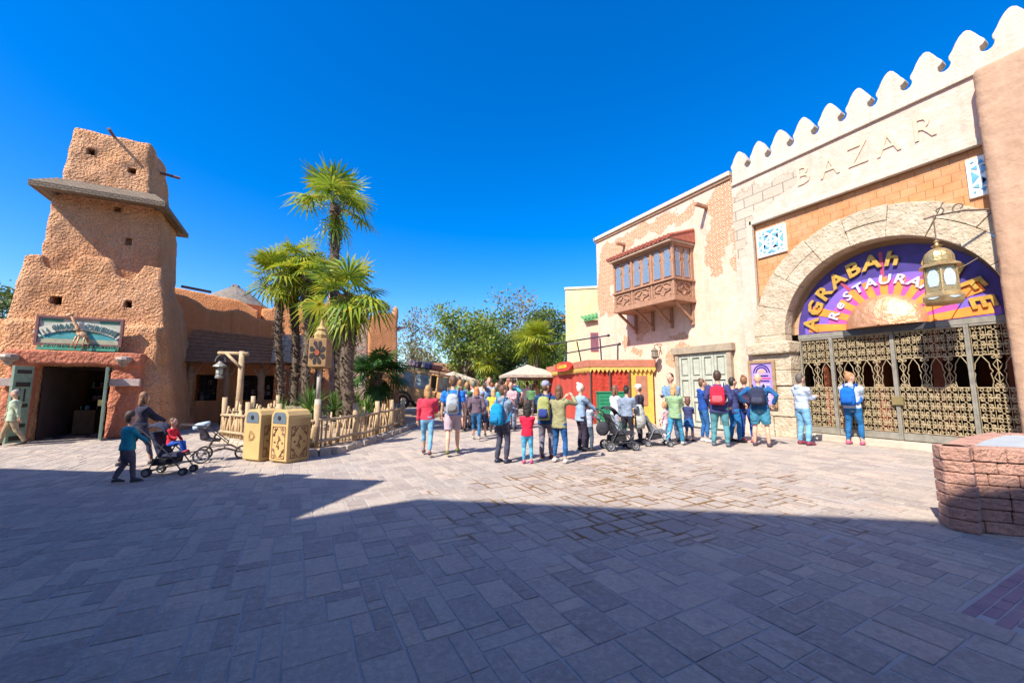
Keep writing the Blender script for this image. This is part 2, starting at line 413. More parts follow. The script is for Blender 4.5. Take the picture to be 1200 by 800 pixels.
# ================================================================== BAZAAR
BZ = empty('bazaar_building', (13, 4.8, 0), 0, 'cream battlemented bazaar front with a huge stone arch and carved letters', 'building')
def bz(mb, name, m, parent=None, **k):
    o = mb.build(name, m, None, **k); o.parent = parent or BZ
    if parent is None or parent is BZ: o.matrix_parent_inverse = Matrix.Translation(-Vector(BZ.location))
    return o
CY, CZ = 4.52, 3.08
P_ = lambda u, v, ru, rv: (lambda c, a, b: (c[0], c[1], abs(a[0]-c[0])+.02, abs(b[1]-c[1])))(onx(u, v, 13), onx(u+ru, v, 13), onx(u, v+rv, 13))
m_bz = plaster_patched('bazaar_plaster', (.66, .47, .38), (.60, .39, .30), [P_(868, 248, 16, 24), P_(888, 232, 24, 16), P_(922, 212, 15, 12), P_(900, 226, 24, 12), P_(868, 280, 9, 20)], stone=True)
m_white = mat('cream_render', (.56, .48, .385), (.52, .43, .34), 2, .9, .6, 12, .03, streak=.35)
m_stone = mat('arch_stone', (.58, .48, .35), (.42, .33, .22), 4, .95, 1.0, 13, .06, detail=10)
m_obrick = brickmat('orange_brick', w=.30, h=.2, ms=.007, c1=(.52, .23, .09), c2=(.44, .19, .075), mortar=(.3, .13, .06))
wl = MB(); PY0, PY1, PZ = 1.75, 7.62, 6.82
wl.bx(13, 16, PY1, 8.15, 0, 8.42); wl.bx(13, 16, -3.0, PY1, PZ, 8.42); wl.bx(13, 16, -3.0, PY0, 0, PZ)
bz(wl, 'wall', m_bz)
pf = MB()
pf.bx(12.955, 13.1, PY0, PY1+.0, PZ-.02, PZ+.13); pf.bx(12.955, 13.1, PY1-.09, PY1+.1, 0, PZ+.13)
bz(pf, 'panel_frame', m_white, bevel=.015)
bp = MB(); N = 40
arc = [(CY+2.75*cos(pi*i/N), CZ+2.75*sin(pi*i/N)) for i in range(N+1)]
bp.prism([(PY1-.09, 0), (PY1-.09, PZ-.02), (PY0, PZ-.02), (PY0, 0), (CY-2.75, 0)]+arc[::-1]+[(CY+2.75, 0)], YZ(13.12), 0, .3)
bz(bp, 'brick_panel', m_obrick)
ar = MB(); rnd = random.Random(11); a0 = 0.0
angs = [0]
while angs[-1] < 180: angs.append(angs[-1]+rnd.uniform(15, 23))
angs[-1] = 180
for i in range(len(angs)-1):
    A, B = radians(angs[i]+.1), radians(angs[i+1]-.1)
    split = rnd.random() < .35 and i > 0
    ro = 3.03+.1*cos((A+B)/2)
    for (r0, r1) in (((2.2, 2.62), (2.63, ro)) if split else ((2.2, ro),)):
        dx = rnd.uniform(-.02, .02); sg = 5; n = sg+1
        pts = []
        for k in range(n): t_ = A+(B-A)*k/sg; pts.append((CY+(r1+rnd.uniform(-.02, .02))*cos(t_), CZ+r1*sin(t_)))
        for k in range(n): t_ = B-(B-A)*k/sg; pts.append((CY+r0*cos(t_), CZ+r0*sin(t_)))
        ar.prism(pts, YZ(12.9+dx), 0, .38)
for s in (1, -1): ar.bx(12.9, 13.27, *sorted((CY+s*2.2, CY+s*3.1)), 2.88, CZ-.004)
bz(ar, 'arch', m_stone, bevel=.014)
al = MB(); n = 24; P = []
for X in (13.2, 13.5):
    P += [(X, CY+2.225*cos(pi*i/n), CZ+2.225*sin(pi*i/n)) for i in range(n+1)]
al.add(P, [(i, i+1, n+2+i, n+1+i) for i in range(n)])
al.prism([(CY+2.6*cos(pi*i/30), CZ+2.6*sin(pi*i/30)) for i in range(31)], YZ(13.47), 0, .1)
bz(al, 'arch_lining', brickmat('lining_brick', w=.5, h=.33, ms=.006, c1=(.44, .29, .17), c2=(.38, .25, .14), mortar=(.26, .17, .1), axes='xz'), recalc=False)
for s in (1, -1):
    pr = MB(); yc = CY+s*2.68; z = 0; pw = .57
    for hh in (.62, .52, .4, .46, .5):
        o1 = rnd.uniform(-.03, .03); q = rnd.choice((0, 1))
        if q:
            pr.bx(12.9+o1, 13.6, yc-pw, yc-pw+.6, z, z+hh-.01); pr.bx(12.9-o1, 13.6, yc+.04, yc+pw, z, z+hh-.01)
        else: pr.bx(12.9+o1, 13.6, yc-pw, yc+pw, z, z+hh-.01)
        z += hh
    bz(pr, 'pier', m_stone, bevel=.02)
    im = MB(); im.bx(12.74, 13.62, yc-pw-.05, (yc+pw+.1) if s > 0 else 2.36, 2.5, 2.872); bz(im, 'impost', m_stone, bevel=.06)
# battlements: one continuous profile
mp = MB(); prof = []; y = 8.12; pts = [(8.12, 8.40)]
k = 0
while y > -2.5:
    W = .668
    pts += [(y-.03, 8.98), (y+.0, 9.06), (y-.005, 9.13), (y-.07, 9.23), (y-.13, 9.36), (y-.2, 9.47), (y-.27, 9.53), (y-.32, 9.54), (y-.38, 9.49), (y-.44, 9.38), (y-.5, 9.25), (y-.565, 9.14), (y-.57, 9.08), (y-.53, 9.03), (y-.48, 9.0), (y-.475, 8.92), (y-.51, 8.86), (y-.58, 8.83), (y-.65, 8.86), (y-.685, 8.92)]
    y -= W; k += 1
pts += [(y, 8.40)]
mp.prism(pts, YZ(12.98), 0, .26)
mp.bx(12.93, 13.34, y, 8.12, 8.40, 8.52)
bz(mp, 'battlements', m_white, bevel=.025)
roof = MB(); roof.bx(13.3, 19, -3, 8.15, 8.2, 8.39); bz(roof, 'roof', mat('flat_roof', (.3, .26, .22)))
# tile panels
m_blue = mat('glazed_blue', (.10, .30, .48), (.16, .42, .6), 8, .3, 0); m_tile = mat('white_tile', (.82, .82, .8), (.75, .75, .74), 3, .35, 0)
for (y1, y0, z1, z0) in ((7.46, 6.57, 6.56, 5.65), (2.75, 1.86, 6.58, 5.67)):
    tp = MB(); tp.bx(13.06, 13.16, y0, y1, z0, z1); o = bz(tp, 'tile_panel', m_tile, bevel=.01)
    tb = MB(); yc, zc = (y0+y1)/2, (z0+z1)/2; s_ = (y1-y0)/2
    def tri(p): tb.prism([(yc+a*s_, zc+b*s_) for a, b in p], YZ(13.045), 0, .02)
    for q in range(4):
        c_, d_ = cos(q*pi/2), sin(q*pi/2); rot = lambda p: [(a*c_-b*d_, a*d_+b*c_) for a, b in p]
        tri(rot([(-.34, .84), (.34, .84), (0, .58)])); tri(rot([(.48, .84), (.6, .62), (.36, .62)])); tri(rot([(.84, .48), (.62, .6), (.62, .36)]))
        tri(rot([(-.5, .5), (-.08, .5), (-.5, .08)])); tri(rot([(.1, .5), (.46, .5), (.28, .36)]))
        tri(rot([(.04, .3), (.26, .12), (.12, .06)])); tri(rot([(.78, .74), (.84, .8), (.74, .84), (.7, .78)]))
    tb.build('blue_pattern', m_blue, o, recalc=True)
# carved letters
lt = MB()
for ch, u, v in zip('BAZAR', (941, 972, 1005, 1041, 1082), (207, 197, 183, 170, 152)):
    yy, zz = onx(u, v, 13)
    text_mb(ch, .84, lambda x, y, d, yy=yy, zz=zz: (12.988+d, yy-x*.85, zz-.24+y), .03, lt)
bz(lt, 'carved_lettering', mat('letter_stone', (.52, .40, .28), (.60, .46, .34), 4, .9, .6, 20))
# dark restaurant room behind the gate
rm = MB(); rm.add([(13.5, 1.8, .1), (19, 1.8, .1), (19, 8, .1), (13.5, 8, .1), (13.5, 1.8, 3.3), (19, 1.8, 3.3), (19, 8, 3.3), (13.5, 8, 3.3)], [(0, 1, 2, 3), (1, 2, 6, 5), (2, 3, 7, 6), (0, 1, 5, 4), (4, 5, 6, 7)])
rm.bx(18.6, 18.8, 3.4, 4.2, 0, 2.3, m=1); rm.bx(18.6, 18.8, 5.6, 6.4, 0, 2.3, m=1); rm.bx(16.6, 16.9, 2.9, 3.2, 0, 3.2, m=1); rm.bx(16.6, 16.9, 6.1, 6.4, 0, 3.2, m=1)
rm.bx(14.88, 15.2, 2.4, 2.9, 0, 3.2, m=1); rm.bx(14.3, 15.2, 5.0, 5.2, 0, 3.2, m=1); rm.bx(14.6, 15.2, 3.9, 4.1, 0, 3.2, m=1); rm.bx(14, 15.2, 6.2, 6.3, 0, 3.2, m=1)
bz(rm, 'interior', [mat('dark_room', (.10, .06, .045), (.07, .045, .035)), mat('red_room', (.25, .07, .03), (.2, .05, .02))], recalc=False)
sl = MB(); sl.bx(13.0, 13.9, 2.3, 6.6, 0.0, .17); bz(sl, 'threshold', mat('sill_stone', (.55, .46, .36)), bevel=.01)

# gate with its scroll lattice
m_gpost = mat('weathered_gate_frame', (.25, .23, .19), (.17, .16, .13), 6, .7, .3, 30); m_lat = mat('pale_wrought_iron', (.50, .40, .25), (.36, .28, .16), 12, .55, .2, 60, metal=.3)
GX = 13.36; posts = [6.56, 5.76, 4.43, 3.12, 2.34]
gt = MB(); gt.bx(GX-.05, GX+.05, 2.34, 6.58, 2.91, 3.04); bz(gt, 'gate_lintel', m_gpost, bevel=.008)
def spiral(mb, cy, cz, r, a0, dr, turns=1.15, n=9, x=GX, th=.0105):
    mb.tube([(x, cy+r*(1-.75*i/n)*cos(a0+dr*turns*2*pi*i/n), cz+r*(1-.75*i/n)*sin(a0+dr*turns*2*pi*i/n)) for i in range(n+1)], th, 4, cap=False)
def lattice(mb, y0, y1, z0, z1):
    nyc = max(1, round((y1-y0)/.22)); nzc = max(1, round((z1-z0)/.22)); dy = (y1-y0)/nyc; dz = (z1-z0)/nzc
    for i in range(nyc):
        for j in range(nzc):
            cy = y0+(i+.5)*dy; cz = z0+(j+.5)*dz; r = dy*.21
            for a, b in ((1, 1), (-1, 1), (-1, -1), (1, -1)):
                ph = atan2(b, a); spiral(mb, cy+a*dy*.27, cz+b*dz*.27, r, ph, 1 if a*b > 0 else -1)
            if (i+j) % 2 == 0: mb.tube([(GX, cy-dy*.22, cz), (GX, cy, cz+dz*.22), (GX, cy+dy*.22, cz), (GX, cy, cz-dz*.22), (GX, cy-dy*.22, cz)], .007, 4, cap=False)
            else:
                mb.tube([(GX, cy-dy*.5, cz-dz*.5), (GX, cy+dy*.5, cz+dz*.5)], .006, 4, cap=False); mb.tube([(GX, cy-dy*.5, cz+dz*.5), (GX, cy+dy*.5, cz-dz*.5)], .006, 4, cap=False)
    for i in range(nyc+1): mb.tube([(GX, y0+i*dy, z0), (GX, y0+i*dy, z1)], .006, 4, cap=False)
    for j in range(nzc+1): mb.tube([(GX, y0, z0+j*dz), (GX, y1, z0+j*dz)], .007, 4, cap=False)
for k in range(4):
    ya, yb = posts[k+1], posts[k]
    fr = MB()
    fr.bx(GX-.045, GX+.045, yb-.036, yb, .18, 2.908); fr.bx(GX-.045, GX+.045, ya, ya+.046, .18, 2.908)
    fr.bx(GX-.04, GX+.04, ya+.046, yb-.046, .19, .36); fr.bx(GX-.04, GX+.04, ya+.046, yb-.046, 2.86, 2.905)
    leaf = bz(fr, 'gate_leaf', m_gpost, bevel=.006)
    la = MB(); a, b = ya+.05, yb-.05
    lattice(la, a, b, .38, 1.48); lattice(la, a, b, 2.2, 2.86)
    nn = max(2, round((b-a)/.22)); dy = (b-a)/nn; zb, zt = 1.48, 2.2
    for i in range(nn):
        cy = a+(i+.5)*dy; h_ = zt-zb
        if i % 2 == 0:                                              # an open ogee light
            for s in (1, -1):
                la.tube([(GX, cy+s*dy*.5, zb), (GX, cy+s*dy*.62, zb+h_*.2), (GX, cy+s*dy*.5, zb+h_*.42), (GX, cy+s*dy*.66, zb+h_*.5), (GX, cy+s*dy*.5, zb+h_*.58), (GX, cy+s*dy*.45, zb+h_*.75), (GX, cy+s*dy*.18, zb+h_*.9), (GX, cy, zt)], .009, 4, cap=False)
        else:
            la.tube([(GX, cy, zb), (GX, cy, zt)], .008, 4)
            for z_ in (zb+.05, zt-.05):
                for s in (1, -1): spiral(la, cy+s*.05, z_, .045, pi/2, s)
            for s in (1, -1):
                la.tube([(GX, cy, zb+.1), (GX, cy+s*dy*.3, zb+h_*.3), (GX, cy, zb+h_*.5), (GX, cy+s*dy*.3, zb+h_*.7), (GX, cy, zt-.1)], .008, 4, cap=False)
    for s in (zb, zt): la.tube([(GX, a, s), (GX, b, s)], .011, 4)
    la.build('lattice', m_lat, None).parent = leaf
    if k == 1:
        lk = MB(); lk.bx(GX-.09, GX-.045, ya-.12, ya+.1, 1.05, 1.25); lk.build('lock_plate', mat('brass', (.5, .38, .16), None, 5, .4, 0, metal=.7)).parent = leaf

# mural sign over the gate
CY = 4.78
SG = empty('restaurant_sign', (14.46, CY, 3.17), 0, 'purple half-round sunrise sign lettered in gold under the stone arch', 'sign')
def sg(mb, name, m, **k):
    o = mb.build(name, m, None, **k); o.parent = SG; o.matrix_parent_inverse = Matrix.Translation(-Vector(SG.location)); return o
def halfdisc(r, x0, x1, ry=1.0, n=40, z0=3.17):
    mb = MB(); mb.prism([(CY+r*ry*cos(pi*i/n), z0+r*sin(pi*i/n)) for i in range(n+1)], YZ(0), x0, x1); return mb
sg(halfdisc(2.262, 14.46, 14.52), 'board', mat('indigo_paint', (.06, .035, .22), (.045, .025, .16), 3, .55, 0))
v = MB(); pts = []
for i in range(61):
    a = pi*i/60; r = 1.78+.06*cos(6*a)*sin(a)+(.28 if a < .35 or a > pi-.35 else 0); r = min(r, 2.2); pts.append((CY+r*cos(a), 3.18+r*.82*sin(a)))
v.prism(pts, YZ(0), 14.45, 14.459); sg(v, 'violet_glow', mat('violet_paint', (.24, .10, .46), (.15, .10, .46), 2, .55, 0))
v = MB(); v.prism([(CY+1.42*cos(pi*i/40), 3.19+1.28*sin(pi*i/40)) for i in range(41)], YZ(0), 14.442, 14.449); sg(v, 'magenta_glow', mat('magenta_paint', (.62, .08, .28), (.5, .06, .34), 2, .55, 0))
v = MB(); v2 = MB()
for i in range(11):
    a = radians(5+i*17); w_ = .085
    r1 = 1.95 if i in (0, 1, 9, 10) else 1.38
    v.prism([(CY+.8*cos(a-w_*1.2), 3.19+.8*sin(a-w_*1.2)), (CY+r1*cos(a-w_*.8), 3.19+r1*sin(a-w_*.8)), (CY+r1*cos(a+w_*.8), 3.19+r1*sin(a+w_*.8)), (CY+.8*cos(a+w_*1.2), 3.19+.8*sin(a+w_*1.2))], YZ(0), 14.434, 14.441)
    if 1 < i < 9 and i % 2:
        b = a
        v2.prism([(CY+1.4*cos(b-.03), 3.19+1.4*sin(b-.03)), (CY+2.1*cos(b-.02), 3.19+2.1*sin(b-.02)), (CY+2.1*cos(b+.02), 3.19+2.1*sin(b+.02)), (CY+1.4*cos(b+.03), 3.19+1.4*sin(b+.03))], YZ(0), 14.443, 14.448)
sg(v, 'orange_rays', mat('orange_paint', (.85, .30, .03), (.85, .2, .03), 2, .55, 0)); sg(v2, 'red_rays', mat('dull_red_paint', (.4, .05, .09), (.35, .04, .12), 2, .55, 0))
dm = MB(); rings = []
for i in range(10):
    t_ = i/9*pi/2*.98; r = .9*cos(t_); xx = 14.43-.42*sin(t_)
    rings.append([(xx, CY+.05+r*cos(pi*j/20), 3.175+r*sin(pi*j/20)) for j in range(21)])
dm.loft(rings, closed=False, cap=False); dm.add([rings[k][j] for k in range(10) for j in (0, 20)], [(2*i, 2*i+1, 2*i+3, 2*i+2) for i in range(9)])
sg(dm, 'copper_sun', mat('hammered_copper', (.66, .36, .20), (.55, .26, .13), 5, .42, 1.0, 6, .04, metal=.45), smooth=True)
blk = MB(); blk.bx(14.3, 14.42, CY-.95, CY+1.0, 3.0, 3.16); sg(blk, 'sun_base', mat('dark_metal', (.05, .05, .05), None, 5, .5, .2))
gold = mat('gold_paint', (.60, .36, .06), (.42, .24, .04), 12, .45, .3, 20, metal=.2); lav = mat('lavender_paint', (.56, .52, .70), (.46, .42, .64), 8, .5, 0)
def arcword(word, r, size, name, m, ext, x):
    mb = MB()
    for ch, a in word:
        a = radians(a); c0 = (CY+.02+r*cos(a), 3.2+r*sin(a))
        def fn(px, py, d, a=a, c0=c0):
            py -= size*.35; px *= 1.12
            return (x+d, c0[0]+px*-sin(a)+py*cos(a), c0[1]+px*cos(a)+py*sin(a))
        text_mb(ch, size, fn, ext, mb, shear=.12, bold=size*.028)
    sg(mb, name, m, bevel=.006)
arcword(list(zip('AGRABAhCAFE', (8, 24, 39.5, 55, 69.5, 83.5, 98, 124, 139.5, 154.5, 169))), 1.86, .56, 'gold_lettering', gold, .05, 14.40)
arcword(list(zip('ReSTAURANT', (20, 35, 49.5, 64, 78, 92.5, 107, 121.5, 136, 151))), 1.29, .36, 'lavender_lettering', lav, .035, 14.41)

SG.location = (13.40, 4.49, 3.05); SG.scale = (.93, .93, .93); CY = 4.52
# poster on the pier
po = empty('menu_poster', (12.84, 7.46, .86), 0, 'framed blue and violet menu poster hung on the stone pier', 'poster')
def pb(mb, name, m, **k):
    o = mb.build(name, m, None, **k); o.parent = po; o.matrix_parent_inverse = Matrix.Translation(-Vector(po.location)); return o
q = MB(); y0, y1, z0, z1 = 7.04, 7.86, .87, 2.32
q.bx(12.78, 12.84, y0, y1, z0, z0+.09); q.bx(12.78, 12.84, y0, y1, z1-.09, z1); q.bx(12.78, 12.84, y0, y0+.09, z0+.09, z1-.09); q.bx(12.78, 12.84, y1-.09, y1, z0+.09, z1-.09)
pb(q, 'frame', mat('poster_wood', (.34, .22, .12), (.26, .16, .08), 8), bevel=.008)
q = MB(); q.bx(12.815, 12.84, y0+.09, y1-.09, z0+.09, z1-.09); pb(q, 'poster_sheet', mat('poster_violet', (.20, .16, .62), (.45, .30, .75), 1.4, .4, 0))
q = MB(); yc = 7.45
for r0, r1, mi in ((.26, .22, 0), (.19, .15, 0), (.12, .0, 1)):
    n = 14; q.prism([(yc+r0*cos(pi*i/n), 1.93+r0*sin(pi*i/n)) for i in range(n+1)]+[(yc+r1*cos(pi*i/n), 1.93+r1*sin(pi*i/n)) for i in range(n, -1, -1)], YZ(12.808), 0, .006, mi)
q.m = 0
for z_, w_ in ((1.84, .2), (1.76, .27), (1.68, .22)): q.bx(12.808, 12.814, yc-w_, yc+w_, z_-.025, z_+.02, m=2 if z_ == 1.76 else 0)
for i in range(7): q.bx(12.808, 12.814, yc-.25, yc+U(.05, .25), 1.56-i*.075, 1.58-i*.075, m=3)
pb(q, 'print', [mat('print_dark', (.04, .02, .12), None, 3, .4, 0), mat('print_peach', (.8, .45, .3), None, 3, .4, 0), mat('print_red', (.6, .05, .15), None, 3, .4, 0), mat('print_pale', (.75, .72, .9), None, 3, .4, 0)])

# hanging lantern and its scroll bracket
LN = empty('hanging_lantern', (12, 3.08, 3.24), 0, 'large pierced brass lantern hanging before the arch from a scroll bracket', 'lantern')
def ln(mb, name, m, **k):
    o = mb.build(name, m, None, **k); o.parent = LN; o.matrix_parent_inverse = Matrix.Translation(-Vector(LN.location)); return o
t = NT('pierced_brass'); vv = t.n('TexVoronoi', i_Scale=22); t.t.links.new(t.co, vv.inputs['Vector']); f = t.ramp(vv.outputs['Distance'], .12, .3)
m_br = t.out(t.mix(f, (.08, .055, .025), (.46, .34, .16)), .38, t.bump(vv.outputs['Distance'], .5, .01), .65)
m_brp = mat('plain_brass', (.46, .35, .18), (.32, .22, .10), 7, .4, .4, 25, metal=.6)
c = (12, 3.08, 3.24)
q = MB(); q.lathe(c, [(.27, .24), (.26, .78)], 6, a0=.3); q.lathe(c, [(.24, .86), (.245, .92), (.24, 1.02), (.2, 1.12), (.12, 1.19), (.05, 1.22)], 16); ln(q, 'body', m_br)
q = MB(); q.lathe(c, [(.30, .0), (.33, .03), (.36, .14), (.28, .24), (.2, .25)], 6, a0=.3); q.lathe(c, [(.26, .775), (.36, .79), (.34, .82), (.25, .88)], 6, a0=.3)
q.lathe(c, [(.05, 1.2), (.065, 1.24), (.1, 1.27), (.04, 1.29), (.03, 1.33), (.05, 1.36), (.015, 1.40)], 12)
for k in range(6): a = .3+k*pi/3; q.bar((c[0]+.275*cos(a), c[1]+.275*sin(a), c[2]+.22), (c[0]+.265*cos(a), c[1]+.265*sin(a), c[2]+.8), .03)
ln(q, 'frame', m_brp, bevel=.004)
q = MB()
for k in range(6):
    a = .3+(k+.5)*pi/3; ca, sa = cos(a), sin(a); rr = .2365
    oct_ = [(-.07, .36), (.07, .36), (.095, .45), (.095, .6), (.05, .7), (0, .74), (-.05, .7), (-.095, .6), (-.095, .45)]
    q.prism(oct_, lambda x, z, d, ca=ca, sa=sa: (c[0]+ca*(rr+d)-sa*x, c[1]+sa*(rr+d)+ca*x, c[2]+z), 0, .006)
    dia = [(-.1, .115), (0, .08), (.1, .115), (0, .15)]
    q.prism(dia, lambda x, z, d, ca=ca, sa=sa: (c[0]+ca*(.3+d)-sa*x, c[1]+sa*(.3+d)+ca*x, c[2]+z), 0, .008)
ln(q, 'glass', mat('frosted_blue_glass', (.35, .45, .55), (.5, .58, .62), 30, .25, .3, 50))
BR = MB(); zt = 5.18
BR.tube([(12.56, 2.41, zt), (12.3, 2.7, zt+.04), (12, 3.08, zt), (11.9, 3.2, zt-.05)], .022, 6)
BR.tube([(12, 3.08, zt), (12, 3.08, 4.64)], .012, 6)
for (cy, cz, r, d_) in ((2.75, zt+.13, .12, 1), (3.0, zt+.1, .09, -1)):
    BR.tube([(12.56-(cy-2.4)*.83+.0*i, cy+r*(1-.07*i)*cos(i*.6*d_-pi/2), cz+r*(1-.07*i)*sin(i*.6*d_-pi/2)) for i in range(11)], .014, 5)
BR.tube([(12.28, 3.05, 4.06), (12.5, 3.0, 4.03), (12.75, 2.9, 4.12), (12.95, 2.7, 4.3)], .012, 5)
tag(BR.build('scroll_bracket', mat('rusty_iron', (.16, .11, .08), None, 8, .7, .4)), 'dark scroll iron bracket holding the brass lantern by the tan wall', 'bracket')

# tan wall on the right edge
tw = MB(); tw.bx(12.55, 12.99, -3.2, 2.4, 0, 8.33)
o = organic(tw, 'adobe_buttress', adobe('tan_render', (.50, .32, .21), (.44, .27, .175), 4, .035, .5), None, .1, 2, .012, 1.2)
tag(o, 'thick tan rendered wall beside the arch at the right edge', 'wall')

# stone-walled basin
BS = empty('stone_basin', (7.2, 1.4, 0), 0, 'low pinkish stone block basin with pale top beside the tan wall', 'basin')
poly = [(6.17, 1.74), (6.66, 1.10), (7.5, .80), (8.5, .85), (9.0, 1.5), (8.6, 1.92), (7.35, 1.88)]
inner = MB(); blocks = MB(); rnd = random.Random(9); nrow = 6; HB = .87; rh = .72/nrow
cxm = sum(p[0] for p in poly)/len(poly); cym = sum(p[1] for p in poly)/len(poly)
inner.prism([(cxm+(p[0]-cxm)*.9, cym+(p[1]-cym)*.9) for p in poly], XY(0), 0, .84)
for r in range(nrow+1):
    cap = r == nrow; zb = r*rh; hh = (HB-nrow*rh) if cap else rh
    for i in range(len(poly)):
        a, b = Vector(poly[i]), Vector(poly[(i+1) % len(poly)]); L = (b-a).length; an = atan2(b.y-a.y, b.x-a.x); nrm = Vector((b.y-a.y, a.x-b.x)).normalized()
        if nrm.dot(a-Vector((cxm, cym))) < 0: nrm = -nrm
        x = 0.0
        while x < L-.02:
            l_ = (rnd.uniform(.2, .36) if not cap else rnd.uniform(.17, .26))*(.6 if x == 0 and r % 2 else 1); x1 = min(L, x+l_)
            if L-x1 < .09: x1 = L
            p = a+(b-a)*((x+x1)/2/L); off = (.015 if cap else -.0)+rnd.uniform(-.007, .007)
            p = p+nrm*(off-.11); blocks.box((p.x, p.y, zb+hh/2), (x1-x-.006, .22, hh-.006), an+rnd.uniform(-.01, .01)); x = x1
def bs(mb, name, m, **k):
    o = mb.build(name, m, None, **k); o.parent = BS; o.matrix_parent_inverse = Matrix.Translation(-Vector(BS.location)); return o
bs(blocks, 'stone_wall', mat('pink_stone', (.54, .30, .22), (.36, .19, .14), 4, .95, 1.0, 22, .05, detail=10), bevel=.014)
bs(inner, 'core', mat('core_mortar', (.22, .13, .09)))
wt = MB(); wt.prism([(cxm+(p[0]-cxm)*.72, cym+(p[1]-cym)*.62) for p in poly], XY(.84), 0, .022); bs(wt, 'basin_top', mat('pale_cover', (.40, .45, .46), (.33, .38, .41), 3, .5, .2))

# ================================================================== PINK BUILDING with oriel
PK = empty('pink_building', (13, 11.7, 0), 0, 'tall pink plastered building with exposed herringbone brick patches and a wooden oriel', 'building')
def pk(mb, name, m, parent=None, **k):
    o = mb.build(name, m, None, **k); o.parent = parent or PK
    if parent is None: o.matrix_parent_inverse = Matrix.Translation(-Vector(PK.location))
    return o
bl = [P_(842, 258, 18, 34), P_(838, 300, 12, 22), P_(852, 225, 14, 20), P_(800, 250, 14, 12), P_(775, 262, 14, 10), P_(752, 272, 12, 9), P_(735, 283, 9, 8), P_(712, 310, 9, 26), P_(706, 345, 7, 26), P_(720, 295, 14, 10), P_(715, 362, 5, 12),
      P_(754, 382, 8, 12), P_(734, 402, 3, 9), P_(746, 412, 7, 5), P_(797, 394, 12, 5), P_(800, 412, 14, 9), P_(788, 420, 6, 10), P_(750, 396, 5, 4), P_(866, 290, 8, 24)]
m_pk = plaster_patched('pink_plaster', (.68, .48, .365), (.62, .40, .29), bl, holes=[P_(853, 303, 7, 8), P_(800, 240, 10, 10), P_(826, 262, 4, 16)])
q = MB(); q.bx(13.0, 19, 8.155, 15.35, 0, 8.8); pk(q, 'wall', m_pk)
q = MB(); q.bx(12.9, 13.3, 8.155, 15.45, 8.83, 9.0); q.bx(12.9, 19, 15.3, 15.46, 8.83, 9.0); pk(q, 'coping', m_white, bevel=.02)
q = MB(); q.bx(12.95, 13.01, 8.16, 15.4, 8.72, 8.828); pk(q, 'cornice', mat('cornice_brown', (.30, .17, .10)))
m_wood = mat('oriel_wood', (.40, .215, .13), (.29, .15, .09), 7, .8, .4, 30); m_wdk = mat('dark_wood', (.20, .11, .07), (.14, .08, .05), 7, .85, .4, 30)
for (u, v, l) in ((828, 243, .62), (732, 287, .5)):
    yy, zz = onx(u, v, 13); q = MB(); q.bx(13-l, 13.05, yy-.06, yy+.06, zz-.06, zz+.06); pk(q, 'beam_end', m_wood, bevel=.012)
# oriel
OX, OY0, OY1, OZ0, OZ1 = 11.85, 9.8, 12.92, 4.62, 6.84
q = MB(); q.bx(OX+.05, 12.98, OY0+.05, OY1-.05, OZ0+.05, OZ1)
q.bx(OX-.04, 13, OY0-.04, OY1+.04, OZ0, OZ0+.1); q.bx(OX-.01, 13, OY0-.01, OY1+.01, OZ0+.1, OZ0+.2); q.bx(OX-.05, 13, OY0-.05, OY1+.05, 5.40, 5.48); q.bx(OX-.02, 13, OY0-.02, OY1+.02, OZ1-.13, OZ1+.06)
nb = 3; bw = (OY1-OY0)/nb
for i in range(nb+1):
    y = OY0+i*bw; y = min(max(y, OY0+.04), OY1-.04); q.bx(OX, OX+.1, y-.045, y+.045, OZ0+.2, OZ1-.13)
for y in (OY0, OY1-.09): q.bx(12.85, 13.0, y, y+.09, OZ0+.2, OZ1-.13)
ORI = pk(q, 'oriel_window', m_wood, bevel=.01)
t = NT('latticed_blue_glass'); vv = t.n('TexVoronoi', i_Scale=26); vv.feature = 'DISTANCE_TO_EDGE'; t.t.links.new(t.co, vv.inputs['Vector'])
m_pane = t.out(t.mix(t.math('GREATER_THAN', vv.outputs['Distance'], .06), (.35, .25, .17), (.07, .20, .36)), .25)
shape = [(-.5, 0), (.5, 0), (.5, .5), (.36, .56), (.36, .6), (.5, .66), (.5, .8), (.3, .88), (.22, .93), (.3, .98), (0, 1.0), (-.3, .98), (-.22, .93), (-.3, .88), (-.5, .8), (-.5, .66), (-.36, .6), (-.36, .56), (-.5, .5)]
def pane(fn): s = MB(); s.prism(shape, fn, 0, .012); pk(s, 'pane', m_pane, ORI)
def surround(fn, mb):
    pts = [Vector(fn(a*1.08, b*1.03-.01, .012)) for a, b in shape]; mb.tube(pts+[pts[0]], .013, 4)
sr = MB(); sp = MB()
def star(fn, mb, w_, h_):
    pr = [(-.5, -.5), (.5, .5)]
    for s in (1, -1):
        for a, b in (((0, .45), (.13*s, .13)), ((.13*s, .13), (.45*s, 0)), ((.45*s, 0), (.13*s, -.13)), ((.13*s, -.13), (0, -.45)), ((.28*s, .5), (.5*s, .28)), ((.28*s, -.5), (.5*s, -.28))):
            mb.bar(fn(a[0]*w_, a[1]*h_, 0), fn(b[0]*w_, b[1]*h_, 0), .045)
    for (a, b) in (((-.5, -.5), (.5, -.5)), ((-.5, .5), (.5, .5)), ((-.5, -.5), (-.5, .5)), ((.5, -.5), (.5, .5))): mb.bar(fn(a[0]*w_, a[1]*h_, 0), fn(b[0]*w_, b[1]*h_, 0), .04)
